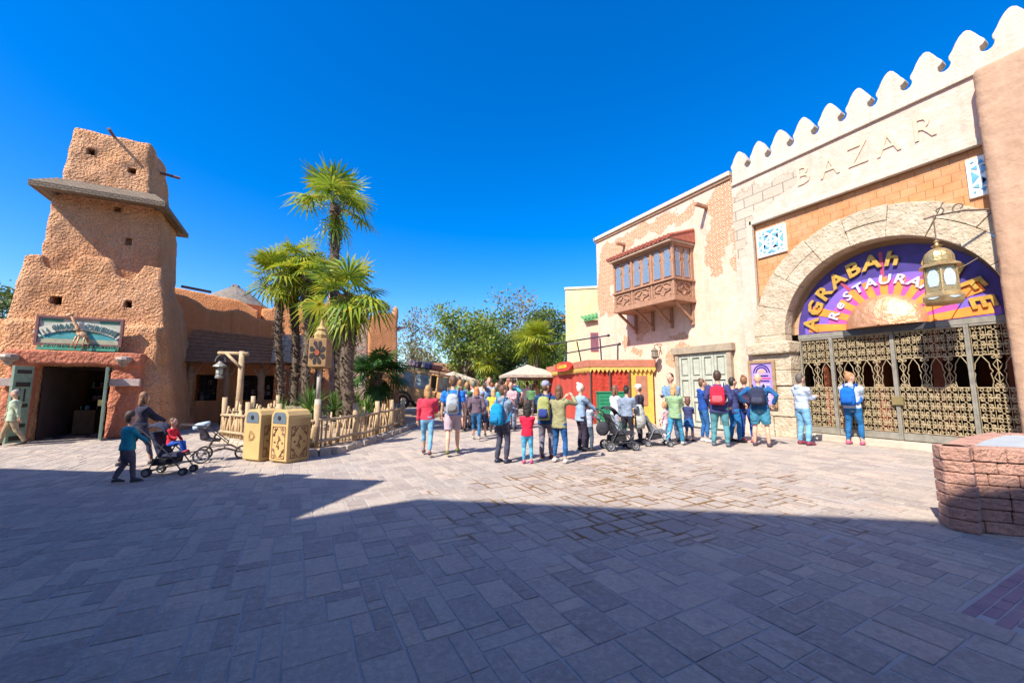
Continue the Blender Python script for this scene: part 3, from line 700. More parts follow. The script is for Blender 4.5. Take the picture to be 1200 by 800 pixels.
for i in range(nb):
    yc = OY0+(i+.5)*bw
    for s in (-.24, .24):
        fn = lambda a, b, d, yc=yc, s=s: (OX+.04-d, yc+s+a*.3, 5.56+b*1.08)
        pane(fn); surround(fn, sr)
    star(lambda a, b, d, yc=yc: (OX+.03, yc+a, 5.07+b), sp, bw*.78, .5)
for s in (0, 1):
    Y = OY0+.045 if s == 0 else OY1-.045; dd = -1 if s == 0 else 1
    for x in (12.15, 12.62):
        fn = lambda a, b, d, x=x: (x+a*.27, Y+dd*d, 5.56+b*1.08)
        pane(fn); surround(fn, sr)
    star(lambda a, b, d: (12.4+a, Y-dd*.0+dd*.01, 5.07+b), sp, .8, .5)
pk(sr, 'window_frame', m_wood, ORI); pk(sp, 'fretwork', m_wood, ORI)
for i in range(4):
    y = OY0+.12+i*(OY1-OY0-.24)/3; q = MB(); q.bar((OX+.15, y, OZ0-.02), (12.97, y, 3.92), .08, .09); q.bx(12.9, 13.0, y-.05, y+.05, 3.8, OZ0); pk(q, 'bracket', m_wood, ORI)
q = MB(); n = 17; m_rt = mat('red_roof_tile', (.42, .13, .08), (.32, .09, .06), 6, .85, .4)
q.add([(11.62, OY0-.12, 6.93), (11.62, OY1+.12, 6.93), (13.0, OY1+.12, 7.38), (13.0, OY0-.12, 7.38), (11.62, OY0-.12, 6.88), (11.62, OY1+.12, 6.88), (13, OY1+.12, 6.9), (13, OY0-.12, 6.9)], [(0, 1, 2, 3), (4, 5, 6, 7), (0, 1, 5, 4), (1, 2, 6, 5), (2, 3, 7, 6), (3, 0, 4, 7)])
for i in range(n):
    y = OY0-.08+i*(OY1-OY0+.16)/(n-1); q.tube([(11.58, y, 6.96), (12.95, y, 7.41)], .07, 7)
pk(q, 'tiled_roof', m_rt, ORI)
q = MB(); q.bx(11.66, 13, OY0-.08, OY1+.08, 6.8, 6.88); pk(q, 'eave_board', mat('pale_eave', (.55, .38, .26)), ORI)
# folding door
DY0, DY1, DZ = 8.62, 10.58, 2.72
m_gd = mat('grey_green_door', (.42, .44, .36), (.34, .35, .28), 6, .8, .5, 22)
m_gw = mat('grey_wood', (.36, .29, .20), (.26, .21, .15), 6, .85, .5, 25)
q = MB(); q.bx(12.93, 13.05, DY0, DY1, .05, DZ); DR = pk(q, 'door', mat('door_dark', (.2, .2, .16)))
q = MB(); nl = 4; lw = (DY1-DY0)/nl
for i in range(nl):
    a, b = DY0+i*lw+.008, DY0+(i+1)*lw-.008
    q.bx(12.88, 12.93, a, a+.09, .06, DZ-.01); q.bx(12.88, 12.93, b-.09, b, .06, DZ-.01)
    for z in (.06, .95, 1.75, DZ-.16): q.bx(12.885, 12.93, a+.09, b-.09, z, z+.14)
    for z0_, z1_ in ((.26, .9), (1.14, 1.7), (1.94, DZ-.21)): q.bx(12.905, 12.93, a+.12, b-.12, z0_, z1_)
pk(q, 'door_leaf', m_gd, DR, bevel=.006)
q = MB(); q.bx(12.84, 13.02, DY0-.16, DY0, 0, DZ+.0); q.bx(12.84, 13.02, DY1, DY1+.16, 0, DZ); q.bx(12.78, 13.02, DY0-.26, DY1+.26, DZ, DZ+.26); pk(q, 'door_frame', m_gw, DR, bevel=.012)
# wall lantern
y_, z_ = onx(770, 405, 12.75)
WL = empty('wall_lantern', (12.6, y_, 2.6), 0, 'small dark iron lantern on the pink wall above the red stall', 'lantern')
q = MB(); c = (0, 0, 0); q.lathe(c, [(.06, 0), (.13, .07), (.15, .1), (.13, .12), (.12, .3), (.15, .33), (.06, .42), (.02, .46)], 8); q.build('body', mat('lantern_iron', (.22, .18, .13), None, 9, .5, .3), WL)
q = MB(); q.tube([(.4, 0, .62), (.1, 0, .6), (0, 0, .55), (0, 0, .45)], .02, 6); q.tube([(.4, 0, .2), (.3, 0, .5), (.1, 0, .6)], .015, 6); q.build('bracket', mat('lantern_iron', ()), WL)

# yellow building behind
Pc = gd(664, 23.5); fd = Vector((cos(YAW), -sin(YAW), 0)); bk = Vector((sin(YAW), cos(YAW), 0))
YB = empty('yellow_building', Pc, -YAW-radians(11), 'pale yellow plastered block behind the pink building', 'building')
t_ = plaster_patched('yellow_plaster', (.80, .64, .34), (.74, .60, .38), [(2, 7.1, .8, .12)], 'run')
q = MB(); q.bx(0, 4.5, 0, 5, 0, 7.25); q.build('wall', mat('yellow_plaster_wall', (.68, .54, .27), (.60, .50, .34), 1.2, .9, .8, 7, .05, streak=.5), YB)
q = MB(); q.bx(-.04, 4.5, -.05, .3, 7.25, 7.4); q.build('coping', mat('yellow_cope', (.55, .47, .33), (.7, .62, .45), 6, .9, .8, 12), YB, bevel=.02)
q = MB(); q.bx(-.35, .1, .3, .4, 5.7, 5.78); q.bx(-.3, .1, 1.3, 1.4, 5.6, 5.68); q.build('beam_end', m_wdk, YB)
AX = empty('annex', gd(687, 21.5), -YAW, 'small cream annex with a green tiled roof beside the yellow block', 'building')
q = MB(); q.bx(0, 2.4, 0, 2, 0, 5.1); q.build('wall', mat('annex_plaster', (.74, .58, .38), (.7, .5, .36), 2), AX)
q = MB(); q.add([(-.1, -.2, 5.05), (2.5, -.2, 5.6), (2.5, 1, 6.0), (-.1, 1, 5.45), (-.1, -.2, 4.97), (2.5, -.2, 5.5)], [(0, 1, 2, 3), (0, 1, 5, 4)])
for i in range(12): q.tube([(i*.2, -.22, 5.1+i*.044), (i*.2, .9, 5.45+i*.044)], .06, 6)
q.build('green_roof', mat('green_tile', (.10, .32, .12), (.07, .25, .1), 5, .5, .2), AX)
q = MB(); q.bx(.28, .72, -.04, 0, 3.4, 4.4); q.build('window', mat('purple_shutter', (.25, .10, .14)), AX)

# red stall
K0 = Vector((10.65, 13.15, 0)); K1 = Vector((12.86, 11.87, 0)); KB = Vector((12.55, 19.2, 0)); KH = 2.2
ST = empty('red_stall', K0, 0, 'red draped stall with scalloped yellow valance against the pink building', 'stall')
m_red = cloth((.44, .05, .03)); m_val = mat('valance_yellow', (.68, .42, .10), (.55, .32, .08), 6, .85, .2); m_fas = mat('fascia_red', (.46, .17, .10), (.38, .13, .08), 5, .8, .2); m_red2 = mat('stall_red_paint', (.46, .06, .035), (.40, .05, .03), 2, .8, .2)
d01 = (K1-K0); d0b = (KB-K0); L1 = d01.length; Lb = d0b.length; e1 = d01.normalized(); eb = d0b.normalized()
def kfn(e, n, off=0.0): return lambda a, b, d: tuple(e*a+n*(d+off)+Vector((0, 0, b)))
n1 = Vector((e1.y, -e1.x, 0)); n1 = -n1 if n1.dot(eb) > 0 else n1
nb_ = Vector((-eb.y, eb.x, 0)); nb_ = -nb_ if nb_.dot(e1) > 0 else nb_
def drape(e, n, L, z0, z1, wv=.04, st=.1):
    mb = MB(); k = int(L/st); P = []
    for j, z in enumerate((z0, (z0+z1)/2, z1)):
        for i in range(k+1): P.append(tuple(e*(L*i/k)+n*(wv*sin(i*1.9)*(1-.35*j)+.02*sin(i*.7))+Vector((0, 0, z))))
    mb.add(P, [(r*(k+1)+i, r*(k+1)+i+1, (r+1)*(k+1)+i+1, (r+1)*(k+1)+i) for r in range(2) for i in range(k)]); return mb
q = drape(eb, nb_, Lb, .02, KH, .012); o = q.build('side_panel', m_red2, ST, smooth=True, recalc=False)
q = drape(e1, n1, L1*.62, .02, KH, .035); q.build('curtain', m_red, ST, smooth=True, recalc=False)
q = MB()
for (e, n, L) in ((eb, nb_, Lb), (e1, n1, L1+.1)):
    f_ = kfn(e, n, .12); q.prism([(-.12, KH+.12), (L, KH+.12), (L, KH+.40), (-.12, KH+.40)], f_, 0, -.1)
top = MB(); top.prism([(-.1, 0), (0, 0), (0, 0)], XY(0), 0, 0) if False else None
q.add([tuple(Vector((0, 0, KH+.38))), tuple(d01+Vector((0, 0, KH+.38))), tuple(d01+d0b+Vector((0, 0, KH+.38))), tuple(d0b+Vector((0, 0, KH+.38)))], [(0, 1, 2, 3)])
q.build('fascia', m_fas, ST)
q = MB()
for (e, n, L) in ((eb, nb_, Lb), (e1, n1, L1+.1)):
    f_ = kfn(e, n, .1); q.prism([(-.1, KH+.02), (L, KH+.02), (L, KH+.13), (-.1, KH+.13)], f_, 0, -.03)
    k = int(L/.16)
    for i in range(k): a = -.1+i*(L+.1)/k; b_ = (L+.1)/k; q.prism([(a, KH+.021), (a+b_*.5, KH-.13), (a+b_, KH+.021)], f_, 0, -.03)
q.build('valance', m_val, ST)
q = MB(); f_ = kfn(e1, n1, 0); a0_ = L1*.62
q.prism([(a0_, 0), (L1, 0), (L1, KH), (a0_, KH)], f_, 0, -.08); q.build('yellow_door', mat('ochre_paint', (.72, .42, .07), (.62, .34, .05), 4, .7, .2), ST)
q = MB(); q.prism([(a0_+.28, .75), (L1-.25, .75), (L1-.25, 1.95), (a0_+.28, 1.95)], f_, .03, -.005); q.build('door_panel', mat('panel_brown', (.40, .17, .10)), ST)
q = MB()
for a in (0, L1*.31, L1*.62): q.tube([tuple(e1*a+n1*.06), tuple(e1*a+n1*.06+Vector((0, 0, KH)))], .035, 6)
q.build('pole', mat('stall_pole', (.12, .06, .05)), ST)
q = MB(); f_ = kfn(eb, nb_, .2); s0 = 2.9
pl = []
for i in range(24):
    a = 2*pi*i/24; pl.append((s0+1.25*abs(cos(a))**.6*(1 if cos(a) > 0 else -1), KH+.26+.22*abs(sin(a))**.7*(1 if sin(a) > 0 else -1)))
q.prism(pl, f_, 0, .08); SO = q.build('stall_sign', mat('sign_red', (.75, .05, .03), None, 4, .5, 0), ST)
q = MB(); f2 = lambda a, b, d: tuple(eb*(s0-a*1.0)+nb_*(.3+d)+Vector((0, 0, KH+.18+b)))
text_mb('Couscous', .36, f2, .02, q); 
for v in range(len(q.v)): pass
o = q.build('sign_lettering', mat('sign_yellow', (.9, .55, .06), None, 4, .5, 0)); o.parent = SO
gb = gd(752, 15.2); 
q = MB(); q.bx(-.5, .5, -.25, .25, 0, 1.28); q.bx(-.53, .53, -.28, .28, 1.28, 1.33)
for i in range(9): q.bx(-.48, .48, -.262, -.25, .1+i*.13, .18+i*.13)
o = q.build('green_cabinet', mat('cabinet_green', (.02, .22, .10), (.015, .17, .08), 4, .5, .2), bevel=.008); g2 = gd(716, 14.9); o.location = (g2.x, g2.y, 0); o.rotation_euler = (0, 0, -YAW)
tag(o, 'dark green slatted cabinet in front of the red stall', 'cabinet')
# black pipe railing on the terrace above
RL = MB(); z0r = 2.62
A_ = gd(652, 19); 
def rp(u, v, d): return tuple(at(u, v, d))
for a, b in (((640, 404, 19.5), (713, 393, 17.2)), ((662, 414, 19.2), (726, 403, 16.8)), ((676, 400, 18.2), (681, 424, 18.2)), ((703, 396, 17.4), (705, 424, 17.4)), ((724, 403, 16.8), (724, 424, 16.8)), ((664, 401, 19), (664, 424, 19))):
    RL.tube([rp(*a), rp(*b)], .035, 6)
for u, v, d in ((713, 393, 17.2), (726, 403, 16.8)): RL.ell(rp(u, v, d), (.07, .07, .07), 8, 6)
tag(RL.build('pipe_railing', mat('black_pipe', (.03, .04, .06), None, 4, .4, 0)), 'dark pipe railing on the terrace above the red stall', 'railing')

# ================================================================== LEFT: adobe shop with tower
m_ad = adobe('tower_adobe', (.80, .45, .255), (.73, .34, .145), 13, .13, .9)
m_ad2 = adobe('orange_adobe', (.64, .30, .14), (.56, .25, .11), 16, .03, .7)
m_ad3 = adobe('door_red_adobe', (.56, .21, .13), (.48, .17, .10), 9, .05, .8)
TW = empty('adobe_tower_shop', (-5.7, 17, 0), 0, 'rough adobe shop tower with a shingled ledge and an open green doorway', 'building')
def keep(o, root): o.parent = root; o.matrix_parent_inverse = Matrix.Translation(-Vector(root.location)); return o
def block(mb, x0, x1, y0, y1, z0, X0, X1, Y0, Y1, z1):
    mb.add([(x0, y0, z0), (x1, y0, z0), (x1, y1, z0), (x0, y1, z0), (X0, Y0, z1), (X1, Y0, z1), (X1, Y1, z1), (X0, Y1, z1)], [(3, 2, 1, 0), (4, 5, 6, 7), (0, 1, 5, 4), (1, 2, 6, 5), (2, 3, 7, 6), (3, 0, 4, 7)])
# ground block with wavy parapet
T = MB()
wav = [(-7.42, 5.45), (-7.1, 5.52), (-6.98, 5.45), (-6.88, 5.1), (-6.5, 5.02), (-6.36, 5.25), (-6.22, 5.6), (-5.55, 5.6), (-5.35, 5.4), (-5.22, 5.0), (-4.95, 4.98), (-4.82, 5.25), (-4.68, 5.5), (-4.2, 5.48)]
prof = [(-7.75, 0)]+wav+[(-3.5, 0)]
A_ = [(p[0], 16.75 if p[1] < 1 else 17.05, p[1]) for p in prof]; B_ = [(p[0], 17.4, p[1]) for p in prof]; n = len(prof)
T.add(A_+B_, [tuple(range(n))[::-1], tuple(range(n, 2*n))]+[(i, (i+1) % n, n+(i+1) % n, n+i) for i in range(n)])
block(T, -7.7, -3.5, 17.2, 20.6, 0, -7.3, -4.2, 17.3, 20.2, 4.6)
sd_ = [(17.05, 5.45), (17.5, 5.3), (17.9, 4.9), (18.5, 4.75), (19.2, 4.9), (20.2, 4.6)]
T.add([(-4.75, y, z) for y, z in sd_]+[(-4.22, y, z) for y, z in sd_]+[(-4.75, y, 3) for y, z in sd_]+[(-4.0, y, 3) for y, z in sd_],
      [(i, i+1, 7+i, 6+i) for i in range(5)]+[(12+i, 18+i, 19+i, 13+i) for i in range(5)]+[(i, 12+i, 13+i, 1+i) for i in range(5)]+[(6+i, 7+i, 19+i, 18+i) for i in range(5)]+[(0, 6, 18, 12), (5, 17, 23, 11)])
# upper shaft (battered) and top
block(T, -7.45, -4.42, 17.85, 20.2, 4.3, -7.25, -4.58, 17.68, 20.0, 7.8)
block(T, -7.06, -4.78, 17.5, 19.9, 7.7, -6.92, -4.95, 17.52, 19.4, 9.95)
# porch buttress
block(T, -7.6, -3.65, 16.25, 17.3, 0, -7.35, -4.05, 16.6, 17.3, 3.42)
CT = MB()
for x, z, w_, h_ in ((-6.43, 9.2, .17, .2), (-5.38, 8.82, .2, .18), (-5.68, 7.45, .17, .17), (-5.32, 6.4, .19, .27), (-6.58, 4.1, .22, .24), (-4.93, 4.12, .2, .24)):
    CT.box((x, 17.2 if z > 5 else 17, z), (w_, 1.4, h_))
CT.bx(-6.48, -4.92, 14, 20.2, -1, 2.08)
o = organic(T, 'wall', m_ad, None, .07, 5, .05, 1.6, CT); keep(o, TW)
# west and east low walls of the shop
T = MB(); block(T, -14, -7.5, 17.6, 20, 0, -14, -7.5, 17.8, 20, 3.6); o = organic(T, 'side_wall', m_ad, None, .12, 4, .05, 1.3); keep(o, TW)
# interior: dark lining inside the doorway, the room's shade put into its colour
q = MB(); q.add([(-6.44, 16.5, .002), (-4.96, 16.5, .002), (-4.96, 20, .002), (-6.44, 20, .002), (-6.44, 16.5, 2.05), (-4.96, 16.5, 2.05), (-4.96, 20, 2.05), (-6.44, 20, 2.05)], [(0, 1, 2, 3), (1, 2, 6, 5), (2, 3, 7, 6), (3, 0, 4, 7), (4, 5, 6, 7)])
keep(q.build('interior', mat('shop_shade', (.075, .05, .05), (.05, .035, .035)), recalc=False), TW)
q = MB(); q.m = 0
for z in (.5, 1.0, 1.45): q.bx(-6.3, -5.0, 19.2, 19.6, z, z+.04)
for i in range(40): 
    z = random.choice((.54, 1.04, 1.49)); q.box((U(-6.25, -5.05), 19.25, z+.08), (.1, .1, .15), m=random.choice((1, 2, 3)))
q.bx(-6.25, -5.75, 18, 18.5, 0, .75)
for i in range(8): q.box((U(-6.2, -5.8), 18.2, .82), (.09, .09, .14), m=random.choice((1, 2, 3)))
keep(q.build('shop_shelves', [mat('shelf_wood', (.2, .12, .07)), mat('goods_purple', (.25, .2, .4)), mat('goods_teal', (.1, .35, .38)), mat('goods_tan', (.5, .35, .2))]), TW)
q = MB(); q.ell((-5.45, 18.8, 1.83), (.07, .07, .06), 10, 6); keep(q.build('ceiling_lamp', emit('lamp_glow', (1, .62, .2), 5)), TW)
# red door surround
q = MB()
block(q, -7.12, -6.5, 16.02, 16.5, 0, -7.02, -6.52, 16.2, 16.55, 2.42); block(q, -4.9, -4.18, 16.02, 16.5, 0, -4.9, -4.3, 16.2, 16.55, 2.42)
q.bx(-7.1, -4.25, 16.08, 16.6, 2.12, 2.52); o = organic(q, 'door_surround', m_ad3, None, .05, 4, .03, 2); keep(o, TW)
for xa, xb in ((-7.1, -6.52), (-4.88, -4.2)):
    q = MB(); q.bx(xa, xb, 15.98, 16.1, 1.52, 1.73); keep(q.build('painted_band', mat('pale_band', (.55, .42, .38), (.42, .35, .33), 9, .9, .5, 20), bevel=.01), TW)
for x in (-6.95, -4.62):
    q = MB(); q.lathe((x, 16.0, 2.2), [(.03, -.12), (.08, -.08), (.09, -.02), (.17, .03), (.2, .1), (.17, .17), (.06, .2)], 12); q.bx(x-.05, x+.05, 16, 16.15, 2.1, 2.2)
    keep(q.build('wall_lamp', mat('lamp_pot', (.22, .15, .12), (.4, .33, .28), 8, .6, .2)), TW)
# doors (opened outwards)
m_gr = mat('green_door_paint', (.25, .36, .27), (.19, .28, .21), 6, .7, .3, 25)
for hx, ang, s in ((-6.47, -100, 1), (-4.93, -75, -1)):
    D = Matrix.Translation((hx, 16.0, 0)) @ Matrix.Rotation(radians(ang), 4, 'Z')
    q = MB(); q.T = D; q.bx(0, .62, -.03, .03, .04, 2.05); dl = keep(q.build('door_leaf', m_gr, bevel=.006), TW)
    q = MB(); q.T = D
    for z, h_ in ((.1, .12), (.42, .1), (.95, .1), (1.5, .12), (1.85, .1)):
        q.bx(.08, .54, -.038, .038, z, z+h_)
    q.bx(.2, .25, -.04, .04, 1.1, 1.45); q.bx(.37, .42, -.04, .04, 1.1, 1.45)
    o = q.build('dark_slots', mat('door_slots', (.05, .04, .035))); o.parent = dl
    q = MB(); q.T = D; q.box((.5, .07*s, 1.05), (.06, .1, .16)); o = q.build('handle', mat('brass', ())); o.parent = dl
# shingled ledge round the shaft
m_sh = NT('grey_shingle'); col, fac = brickpat(m_sh, 'run', (.07, .05, .035), (.28, .21, .14), (.20, .15, .1), .16, .07, .01, axes='xz')
m_sh = m_sh.out(m_sh.mix(m_sh.math('MULTIPLY', m_sh.noise(8, 5), .5), col, (.13, .10, .075)), .95, m_sh.bump(m_sh.math('ADD', m_sh.noise(35, 5), m_sh.math('MULTIPLY', fac, -1.0)), 1.0, .03))
q = MB(); zi, zo = 8.12, 7.72
inn = [(-7.1, 17.5), (-4.7, 17.5), (-4.7, 20), (-7.1, 20)]; out = [(-7.5, 16.98), (-4.28, 16.98), (-4.28, 20.3), (-7.5, 20.3)]
q.loft([[(x, y, zi-.5) for x, y in inn], [(x, y, zo-.16) for x, y in out], [(x, y, zo) for x, y in out], [(x, y, zi) for x, y in inn]], cap=False)
keep(q.build('shingle_ledge', m_sh), TW)
m_beam = mat('tower_beam', (.22, .09, .06), (.16, .07, .05), 8)
for a, b, r in (((-5.93, 17.7, 9.9), (-5.96, 17.2, 9.97), .045), ((-6.8, 18.4, 9.5), (-7.3, 18.4, 9.5), .05), ((-5.0, 18.6, 9.4), (-4.35, 18.65, 9.35), .05)):
    q = MB(); q.tube([a, b], r, 7); keep(q.build('beam_end', m_beam), TW)
q = MB(); q.tube([(-4.0, 18.6, 5.2), (-3.1, 18.7, 5.1)], .05, 7); keep(q.build('beam_end', m_beam), TW)

# giraffe shop sign
GS = empty('shop_sign', (-5.85, 16.5, 2.75), 0, 'painted green and cream shop sign with a giraffe above the doorway', 'sign')
gx0, gx1, gz0, gz1 = -6.62, -4.83, 2.72, 3.50; Y = 16.32
def gk(mb, name, m, **k): return keep(mb.build(name, m, None, **k), GS)
q = MB(); q.bx(gx0, gx1, Y, Y+.06, gz0, gz1); gk(q, 'board', mat('sign_cream', (.60, .56, .42), (.45, .52, .42), 3, .6, 0))
q = MB()
for a in ((gx0-.04, gx1+.04, gz0-.04, gz0+.03), (gx0-.04, gx1+.04, gz1-.03, gz1+.04), (gx0-.04, gx0+.03, gz0+.03, gz1-.03), (gx1-.03, gx1+.04, gz0+.03, gz1-.03)): q.bx(a[0], a[1], Y-.04, Y+.07, a[2], a[3])
gk(q, 'frame', mat('sign_frame', (.24, .11, .10), (.18, .08, .08), 8), bevel=.008)
q = MB(); zc = 2.25
def band(mb, r0, r1, cx, cz, a0, a1, y, m, n=16):
    mb.prism([(cx-r0*cos(a0+(a1-a0)*i/n), cz+r0*sin(a0+(a1-a0)*i/n)) for i in range(n+1)]+[(cx-r1*cos(a0+(a1-a0)*i/n), cz+r1*sin(a0+(a1-a0)*i/n)) for i in range(n, -1, -1)], XZ(y), 0, .006, m)
q.bx(gx0+.05, gx1-.05, Y-.008, Y, gz0+.03, gz0+.16, m=1); q.bx(gx0+.05, gx1-.05, Y-.008, Y, gz0+.16, gz0+.36, m=0)
q.bx(gx0+.06, gx0+.5, Y-.008, Y, gz1-.13, gz1-.06, m=2); q.bx(gx1-.5, gx1-.06, Y-.008, Y, gz1-.13, gz1-.06, m=2)
for i in range(12): q.ell((gx0+.1+i*.145, Y-.006, gz0+.36+U(-.02, .04)), (.11, .006, .045), 8, 4, m=2 if i % 3 else 0)
gk(q, 'painted_landscape', [mat('paint_teal', (.08, .38, .40), None, 5, .6, 0), mat('paint_sand', (.5, .5, .34), None, 5, .6, 0), mat('paint_green', (.07, .26, .17), None, 5, .6, 0)])
q = MB(); RB = 1.75; bc = (-5.74, 3.30-RB); band(q, RB+.09, RB-.15, bc[0], bc[1], radians(62), radians(118), Y-.03, 0)
for s in (-1, 1): q.box((bc[0]+s*.87, Y-.02, 3.0), (.05, .02, .22), rot=Matrix.Rotation(s*radians(48), 3, 'Y'))
gk(q, 'scroll_banner', mat('banner_cream', (.72, .66, .52), (.62, .6, .48), 5, .6, 0))
q = MB()
word = 'LA GIRAFE CURIEUSE'; a_ = 62.9; wd = dict(I=1.5, L=2.3, E=2.45, F=2.3); wd[' '] = 1.1
for k_, ch in enumerate(word):
    stp = wd.get(ch, 3.05)*1.12 if ch != ' ' else (1.6 if k_ < 5 else 6.0)
    a = radians(180-(a_+stp/2)); a_ += stp
    if ch == ' ': continue
    small = k_ < 2
    def fn(px, py, d, a=a):
        r = RB-.10+py*1.3; return (bc[0]+r*cos(a)+px*.78*sin(a), Y-.045+-d, bc[1]+r*sin(a)-px*.78*cos(a))
    text_mb(ch, .12 if small else .165, fn, .012, q, bold=.004)
gk(q, 'lettering', mat('letter_teal', (.03, .16, .17), None, 5, .6, 0))
q = MB(); random.seed(4)
for i in range(60): x = gx0+.1+i*.028; q.tube([(x, Y-.06, 2.58), (x+U(-.04, .04), Y-.1, 2.66+U(0, .07))], [.03, .008], 5)
q.bx(gx0+.07, gx1-.07, Y-.1, Y+.1, 2.55, 2.62)
gk(q, 'grass_strip', mat('sign_leaf', (.10, .45, .30), (.05, .26, .18), 14, .6, 0))
# giraffe figure
q = MB(); yg = Y-.14; ox = -5.70; s_ = 1.0
def L_(*p): return [(ox+a, yg+b, c) for a, b, c in p]
q.tube(L_((-.04, 0, 3.08), (.04, 0, 3.03), (.11, 0, 2.98), (.16, 0, 2.92)), [.06, .085, .085, .05], 10)
q.tube(L_((.0, 0, 3.07), (-.06, 0, 3.22), (-.15, 0, 3.40), (-.225, 0, 3.57)), [.075, .05, .034, .026], 8)
q.tube(L_((-.20, 0, 3.57), (-.245, 0, 3.575), (-.31, -.01, 3.53)), [.035, .04, .02], 8)
for dx in (-.02, .02): q.tube(L_((-.225+dx, dx, 3.59), (-.22+dx, dx, 3.65)), .008, 5)
q.tube(L_((-.2, .03, 3.58), (-.14, .05, 3.6)), [.015, .004], 5); q.tube(L_((.2, 0, 2.97), (.24, 0, 2.8)), [.01, .014], 5)
for a, b, y in ((-.04, -.16, -.04), (-.01, -.09, .04), (.13, .1, -.04), (.15, .2, .04)):
    q.tube(L_((a, y, 2.95), ((a+b)/2+.01, y, 2.78), (b, y, 2.6)), [.03, .015, .011], 7)
t = NT('giraffe_hide'); vv = t.n('TexVoronoi', i_Scale=18); vv.feature = 'DISTANCE_TO_EDGE'; t.t.links.new(t.co, vv.inputs['Vector'])
gk(q, 'giraffe_figure', t.out(t.mix(t.math('GREATER_THAN', vv.outputs['Distance'], .07), (.72, .55, .36), (.42, .17, .06)), .7), smooth=True)

# ------------------------------------------------------------------ orange wing with veranda
OW = empty('adobe_wing', (-2.2, 21, 0), 0, 'orange adobe wing with wavy parapets and a shingled veranda', 'building')
def wavy(pts, y0, y1, x_l, x_r, root, name='wall', cut=None, m=None, vox=.08):
    T = MB(); pf = [(x_l, 0)]+pts+[(x_r, 0)]; n = len(pf)
    T.add([(p[0], y0, p[1]) for p in pf]+[(p[0], y1, p[1]) for p in pf], [tuple(range(n))[::-1], tuple(range(n, 2*n))]+[(i, (i+1) % n, n+(i+1) % n, n+i) for i in range(n)])
    return keep(organic(T, name, m or m_ad2, None, vox, 5, .025, 1.0, cut), root)
CT = MB(); CT.bx(-3.75, -3.0, 20, 23, .92, 2.0); CT.bx(-2.2, -.95, 20, 23, .92, 2.0)
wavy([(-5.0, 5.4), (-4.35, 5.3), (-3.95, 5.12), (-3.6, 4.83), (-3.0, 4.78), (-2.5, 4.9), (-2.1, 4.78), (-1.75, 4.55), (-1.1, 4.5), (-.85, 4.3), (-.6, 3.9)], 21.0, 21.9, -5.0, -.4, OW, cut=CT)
wavy([(-5.3, 5.95), (-4.6, 5.85), (-3.6, 5.7), (-2.6, 5.55), (-2.1, 5.25), (-1.8, 5.1)], 22.4, 23.2, -5.3, -1.7, OW, 'upper_wall')
q = MB()
for (x0, x1) in ((-3.75, -3.0), (-2.2, -.95)):
    q.bx(x0-.1, x1+.1, 21.7, 21.75, .8, 2.1, m=1)
    n = 5
    for i in range(n+1): x = x0+(x1-x0)*i/n; q.tube([(x, 21.15, .92), (x+U(-.05, .05), 21.15, 1.45), (x, 21.15, 2.0)], .018, 5)
    for z in (1.3, 1.65): q.tube([(x0, 21.15, z), (x1, 21.15, z)], .018, 5)
    for i in range(7): q.box((U(x0+.1, x1-.1), 21.6, U(1.0, 1.7)), (.14, .03, .2), m=random.choice((2, 3)))
keep(q.build('window', [mat('window_bars', (.06, .045, .04)), mat('window_dark', (.035, .03, .035)), mat('display_blue', (.12, .18, .3)), mat('display_pale', (.45, .42, .4))]), OW)
# veranda: shingle roof built of real courses
ROOF = empty('veranda', (-2.1, 19.9, 0), 0, 'brown shingled veranda roof on forked tree posts beside the tower', 'veranda')
q = MB(); y0, y1, z0, z1 = 19.45, 21.05, 2.44, 3.92; rows = 9
for r in range(rows):
    for k in range(34):
        x = -3.95+k*.118+(r % 2)*.05; 
        if x > -.15-.0*r: continue
        zr = z1-.28*((x+3.95)/3.8)                                  # top edge falls to the right
        ya = y0+(y1-y0)*r/rows; za = z0+(zr-z0)*r/rows; yb = y0+(y1-y0)*(r+1.4)/rows; zb = z0+(zr-z0)*(r+1.4)/rows
        q.bar((x, ya+U(-.02, .01), za+.03), (x+U(-.01, .01), yb, zb-.01), .113, .03)
q.add([(-4.0, y0, z0-.04), (-.1, y0, z0-.04), (-.1, y1, z1-.35), (-4.0, y1, z1-.05)], [(0, 1, 2, 3)])
keep(q.build('shingle_roof', mat('brown_shingle', (.36, .16, .07), (.24, .11, .055), 6, .95, .7, 25), bevel=0), ROOF)
q = MB()
for r in range(5):
    for k in range(11):
        x = -.95+k*.14; ya = 19.2+r*.35; za = 2.5+r*.26; q.bar((x, ya, za), (x, ya+.5, za+.34), .13, .03)
keep(q.build('pale_lean_to', mat('pale_shingle', (.42, .34, .25), (.3, .23, .17), 6, .95, .7, 25)), ROOF)  # lean-to in a paler shingle than the main roof
m_log = mat('tree_post', (.34, .21, .12), (.24, .15, .08), 6, .9, .6, 18, .03)
for x in (-3.72, -2.55, -1.35, -.25):
    q = MB(); q.tube([(x, 19.75, 0), (x+.03, 19.75, 1.2), (x, 19.75, 1.9), (x, 19.75, 2.5)], [.15, .12, .13, .07], 9)
    q.tube([(x, 19.75, 1.75), (x-.2, 19.75, 2.1), (x-.38, 19.75, 2.46)], [.06, .045, .04], 7); q.tube([(x, 19.75, 1.75), (x+.2, 19.75, 2.1), (x+.38, 19.75, 2.46)], [.06, .045, .04], 7)
    keep(q.build('forked_post', m_log, smooth=True), ROOF)
q = MB(); q.tube([(-4.0, 19.7, 2.47), (-.1, 19.7, 2.47)], .07, 8); keep(q.build('eave_beam', m_log), ROOF)
q = MB(); q.bx(-5, 1, 18.5, 21.1, -.05, .05); q.build('x', m_joint) if False else None

